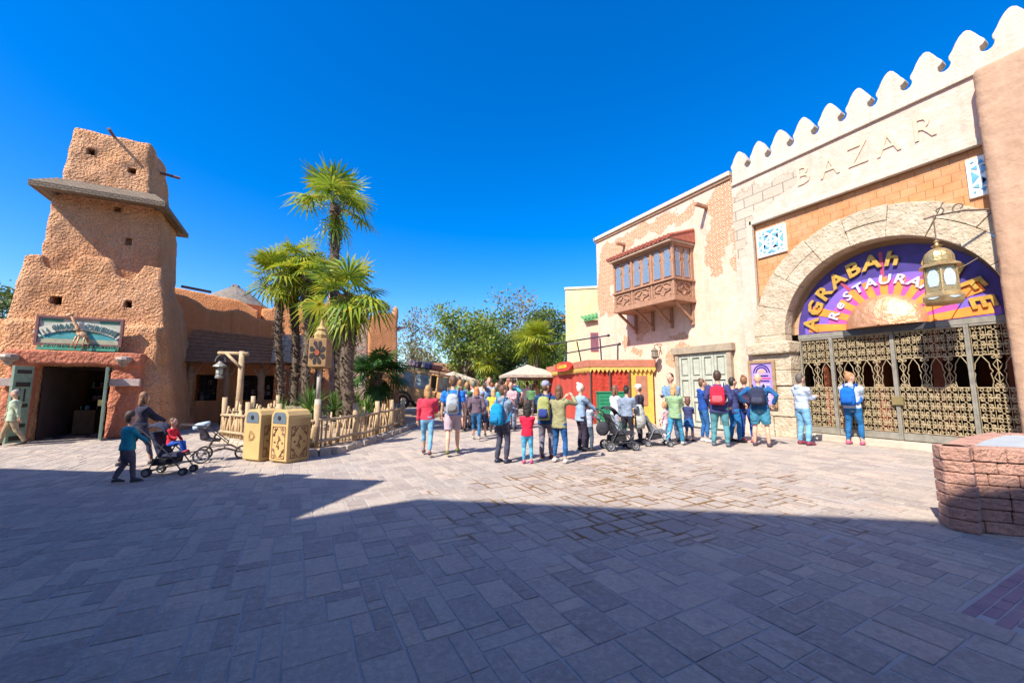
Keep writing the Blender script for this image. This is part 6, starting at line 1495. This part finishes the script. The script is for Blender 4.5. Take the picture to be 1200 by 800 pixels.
for x in (-1.4, -.7, 0, .7): q.tube([(x, -.72, 2.2), (x, .72, 2.2)], .025, 6); q.tube([(x, -.7, 2.02), (x, -.7, 2.22)], .02, 5)
q.build('roof_rack', m_jd, JE)
for k, (c_, d_, m_) in enumerate((((-1.0, -.2, 2.38), (.6, .5, .3), (.22, .17, .2)), ((-.35, 0, 2.4), (.5, .6, .34), (.36, .3, .27)), ((.3, -.2, 2.35), (.5, .5, .24), (.3, .12, .08)), ((-.1, -.4, 2.36), (.3, .3, .26), (.1, .12, .2)))):
    q = MB(); q.box(c_, d_, U(-.3, .3)); q.build('luggage', cloth(m_), JE, bevel=.05)
for y in (-.5, .5): q = MB(); q.tube([(1.88, y, .85), (1.95, y, .85)], .12, 12); q.build('headlight', mat('lamp_lens', (.5, .48, .4), None, 5, .2, 0), JE)
q = MB()
T = MB()
for i in range(9): T.box((JP.x+U(-1.8, 1.4), JP.y-.9+U(-.4, .4), .1), (U(.5, .9), U(.4, .7), U(.3, .45)), U(0, 3))
tag(organic(T, 'rubble_mound', mat('mound_rock', (.36, .26, .17), (.25, .18, .12), 3, .95, .9, 9, .05), None, .09, 4, .05, 2), 'low brown rocky mound under the crashed jeep', 'mound')
q = MB(); c_ = gd(456, 17.5)
for i in range(9): q.tube([(c_.x+i*.07*cos(.5), c_.y+i*.07*sin(.5), .1), (c_.x+i*.07*cos(.5)+U(-.05, .05), c_.y+i*.07*sin(.5), 1.9+U(-.1, .1))], .035, 5)
q.bx(c_.x-.3, c_.x+.6, c_.y+.0, c_.y+1.2, 1.9, 2.05)
tag(q.build('bamboo_shelter', mat('bamboo_brown', (.26, .14, .07), (.16, .09, .05), 4)), 'dark bamboo shelter between the low palm and the jeep', 'shelter')
q = MB(); c_ = gd(465, 16.3); q.lathe((c_.x, c_.y, .05), [(.1, 0), (.13, .5), (.3, .72), (.22, .76), (.05, .78)], 12); tag(q.build('stone_urn', mat('urn_grey', (.25, .28, .3), (.17, .19, .2), 6)), 'grey urn standing beside the far end of the fence', 'urn')

# ================================================================== umbrellas, far hut, sign post
def parasol(u, d, vtop, w_, label, ang=.2):
    p = gd(u, d); z = at(u, vtop, d).z; e = empty('parasol', p, -YAW+ang, label, 'parasol', 'pale parasols over the street cafe'); q = MB(); q.tube([(0, 0, 0), (0, 0, z-.1)], .035, 8); q.build('pole', mat('parasol_pole', (.35, .24, .15)), e)
    q = MB(); a = w_/2; zt, ze = z, z-.62
    P0 = [(-a, -a, ze), (a, -a, ze), (a, a, ze), (-a, a, ze), (0, 0, zt)]; P1 = [(x, y, zz-.14) for x, y, zz in P0[:4]]
    q.add(P0+P1, [(0, 1, 4), (1, 2, 4), (2, 3, 4), (3, 0, 4), (0, 1, 6, 5), (1, 2, 7, 6), (2, 3, 8, 7), (3, 0, 5, 8)]); o = q.build('canopy', cloth((.46, .38, .30)), e, recalc=False)
    return e
parasol(618, 23, 427, 2.8, 'wide cream parasol beside the red stall in the distance')
parasol(632, 25, 431, 3.0, 'second cream parasol half hidden behind the red stall', .5)
parasol(531, 29, 435, 2.6, 'pale parasol beyond the jeep over the crowd', .6)
HU = empty('far_hut', gd(538, 34), -YAW+.15, 'low brown thatched roof hut beyond the crowd', 'hut'); q = MB(); q.bx(-2.2, 1.3, 0, 3, 0, 2.2); q.build('wall', mat('hut_wall', (.3, .18, .1)), HU)
q = MB(); q.add([(-2.6, -.3, 2.0), (1.5, -.3, 2.0), (1.3, 1.4, 3.45), (-2.4, 1.4, 3.6), (1.5, 3.1, 2), (-2.6, 3.1, 2)], [(0, 1, 2, 3), (3, 2, 4, 5), (1, 4, 2), (0, 3, 5)]); q.build('roof', mat('hut_thatch', (.23, .11, .06), (.15, .08, .05), 5, .95, .6, 12), HU)

# ================================================================== TREES AND BACKDROP
m_bark = mat('tree_bark', (.20, .15, .10), (.12, .09, .06), 5, .95, .8, 14, .03)
LF = [leafmat('leaf_fresh', (.09, .17, .025), (.28, .32, .05), .35), leafmat('leaf_mid', (.06, .12, .03), (.17, .21, .05), .3), leafmat('leaf_olive', (.16, .16, .07), (.28, .24, .11), .3, (.20, .22, .07)), leafmat('leaf_dark', (.03, .08, .025), (.09, .15, .035), .25)]
def tree(u, d, htop, cr, label, li, seed, trunk=.2, n=2400, ls=.16, z0=.45, base_z=0, flat=.8, sparse=1.0, group='trees behind the street'):
    rn = random.Random(seed); p = gd(u, d); e = empty('tree', (p.x, p.y, base_z), 0, label, 'tree', group); q = MB(); tips = []
    zc = htop*(z0+1)/2; ch = htop*(1-z0)/2
    nst = rn.choice((1, 2)); 
    for st in range(nst):
        b = Vector((rn.uniform(-.3, .3)*(nst-1), rn.uniform(-.3, .3)*(nst-1), 0)); tp = b+Vector((rn.uniform(-.4, .4), rn.uniform(-.4, .4), htop*(z0+.08)))
        q.tube([b, (b+tp)/2+Vector((rn.uniform(-.15, .15), 0, 0)), tp], [trunk, trunk*.75, trunk*.55], 8)
        for k in range(15):
            a = rn.uniform(0, 2*pi); r = cr*rn.uniform(.35, .95); zz = zc+ch*rn.uniform(-.75, .95); rr = sqrt(max(.05, 1-((zz-zc)/ch)**2)); en = Vector((r*cos(a)*rr, r*sin(a)*rr, zz))
            m_ = tp+(en-tp)*.5+Vector((0, 0, -.15*r)); q.tube([tp+(b-tp)*rn.uniform(0, .35), m_, en], [trunk*.35, trunk*.2, trunk*.06], 5); tips.append(en); tips.append(m_)
            for kk in range(4):
                e2 = en+Vector((rn.uniform(-1, 1), rn.uniform(-1, 1), rn.uniform(-.4, .8)))*cr*.35; q.tube([m_+(en-m_)*rn.uniform(.2, 1), e2], [trunk*.1, trunk*.03], 4); tips.append(e2)
    q.build('trunk', m_bark, e, smooth=True)
    q = MB()
    n = int(n*1.9)
    for k in range(n):
        c = tips[rn.randrange(len(tips))]; sp = cr*.15
        c = c+Vector((rn.gauss(0, sp), rn.gauss(0, sp), rn.gauss(0, sp*flat)))
        if c.z < htop*z0*.7: continue
        a = Vector((rn.uniform(-1, 1), rn.uniform(-1, 1), rn.uniform(-1, 1))).normalized(); b = a.orthogonal().normalized(); b.rotate(Matrix.Rotation(rn.uniform(0, 6.28), 3, a)); s_ = ls*rn.uniform(.95, 1.85)
        q.add([c-b*s_*.5, c+a*s_*.3, c+b*s_*.5, c-a*s_*.3], [(0, 1, 2, 3)])
    q.build('crown', LF[li], e, recalc=False); return e
tree(548, 33, 8.3, 2.7, 'round fresh green tree nearest the crashed jeep', 0, 51, .16, 3400, .17, .33)
tree(605, 42, 10.8, 4.0, 'tallest thin-leaved tree in the middle of the backdrop', 2, 52, .2, 2600, .2, .3)
tree(584, 38, 8.2, 2.6, 'bushy olive green tree left of the tallest backdrop tree', 1, 53, .15, 2600, .19, .2)
tree(648, 40, 9.0, 3.1, 'dense green tree beside the yellow building', 1, 54, .18, 3600, .19, .2)
tree(625, 35, 6.6, 2.2, 'yellow-green tree above the cream parasol', 0, 55, .15, 2600, .17, .15)
tree(497, 42, 7.2, 2.6, 'faint leafy tree right of the spired house', 2, 56, .12, 1300, .19, .3)
tree(486, 36, 8.2, 2.0, 'sparse tree just behind the spired house corner', 2, 57, .1, 600, .16, .4)
tree(563, 44, 7.0, 3.0, 'low dark tree behind the round green tree', 3, 58, .15, 2600, .2, .1)
tree(660, 32, 5.4, 1.9, 'bright bushy tree between the parasol and the yellow wall', 0, 59, .1, 2400, .16, .1)
tree(272, 34, 9.9, 1.3, 'bare twiggy treetop above the thatched cone', 2, 60, .12, 260, .14, .6)
tree(-2, 25, 7.6, 1.5, 'leafy treetop at the left edge behind the shop', 1, 61, .15, 1800, .15, .4)
tree(452, 40, 7.3, 1.6, 'twiggy treetop behind the wall of the spired house', 2, 62, .12, 350, .16, .5)
pa = random.Random(5)
palm(gz(628, 31, 0), tuple(at(628, 398, 31)), .2, 1.8, 'distant fan palm in front of the yellow-green tree', 63, 30, m_palmy, 6, group='distant palms')
palm(gz(571, 33, 0), tuple(at(571, 424, 33)), .17, 1.4, 'distant small fan palm above the far crowd', 64, 26, m_palmy, 4, group='distant palms')
def shrub(u, d, h_, r, label, li, seed, n=1500, ls=.15):
    rn = random.Random(seed); p = gd(u, d); e = empty('shrub', (p.x, p.y, 0), 0, label, 'shrub', 'shrubs lining the far street'); q = MB()
    cl = [(rn.uniform(-r, r), rn.uniform(-r*.5, r*.5), rn.uniform(.2, h_*.85)) for _ in range(18)]
    for k in range(n):
        c = Vector(cl[rn.randrange(18)])+Vector((rn.gauss(0, .3), rn.gauss(0, .3), rn.gauss(0, .25)))
        if c.z < 0: continue
        a = Vector((rn.uniform(-1, 1), rn.uniform(-1, 1), rn.uniform(-1, 1))).normalized(); b = a.orthogonal().normalized(); s_ = ls*rn.uniform(.6, 1.2)
        q.add([c-b*s_*.5, c+a*s_*.25, c+b*s_*.5, c-a*s_*.25], [(0, 1, 2, 3)])
    q.build('foliage', LF[li], e, recalc=False)
    q = MB()
    for c in cl: q.tube([(0, 0, 0), (c[0]*.5, c[1]*.5, c[2]*.6), c], [.05, .03, .01], 4)
    q.build('stem', m_bark, e)
for k, (u, d, h_, r, li, lb) in enumerate(((485, 30, 2.8, 2.2, 3, 'dark shrub behind the jeep roof rack'), (512, 38, 3.6, 2.5, 1, 'mid green shrub above the far hut roof'), (550, 28, 2.3, 1.5, 0, 'bright green rounded shrub right of the far hut'), (570, 40, 4.0, 3, 3, 'dark shrub in the gap behind the far crowd'),
        (592, 36, 3.6, 2.5, 1, 'tall mid green shrub left of the cream parasol'), (612, 29, 2.6, 2.4, 0, 'bright green hedge under the cream parasol'), (636, 29, 2.6, 2.2, 0, 'bright green hedge beside the red stall side'), (640, 37, 4.4, 3, 3, 'dark green thicket behind the red stall'), (668, 33, 4.0, 2.4, 1, 'green thicket by the foot of the yellow building'), (528, 46, 3.8, 3.2, 2, 'olive scrub on the skyline past the hut'))):
    shrub(u, d, h_, r, lb, li, 80+k, 1700, .17)
q = MB(); rn_ = random.Random(3)
for k in range(9000):
    u_ = rn_.uniform(-60, 60); dd = rn_.uniform(56, 66); c = Vector((u_*cos(YAW)+dd*sin(YAW), -u_*sin(YAW)+dd*cos(YAW), rn_.uniform(0, 4.6)*(.75+.25*sin(u_*.35)))); a = Vector((rn_.uniform(-1, 1), rn_.uniform(-1, 1), rn_.uniform(-1, 1))).normalized(); b = a.orthogonal().normalized(); s_ = rn_.uniform(.4, .9)
    q.add([c-b*s_*.5, c+a*s_*.3, c+b*s_*.5, c-a*s_*.3], [(0, 1, 2, 3)])
tag(q.build('distant_wood', LF[1], recalc=False), 'far-off strip of woodland closing the end of the street', 'woodland', kind='stuff')

bake_all()
t = NT('plaid_cloth'); wa = t.n('TexWave', i_Scale=14.0); wa.bands_direction = 'X'; wb = t.n('TexWave', i_Scale=14.0); wb.bands_direction = 'Z'
for q_ in (wa, wb): t.t.links.new(t.co, q_.inputs['Vector'])
plaid = t.out(t.mix(t.math('MULTIPLY', wa.outputs['Fac'], .7), t.mix(t.math('MULTIPLY', wb.outputs['Fac'], .7), (.42, .30, .34), (.12, .05, .12)), (.5, .45, .5)), .9)
for ch in bt[0].children:
    if ch.name.startswith('shorts'): ch.data.materials[0] = plaid
far_crowd_place()
for o in scene.objects:
    if 'h_' in o: del o['h_']
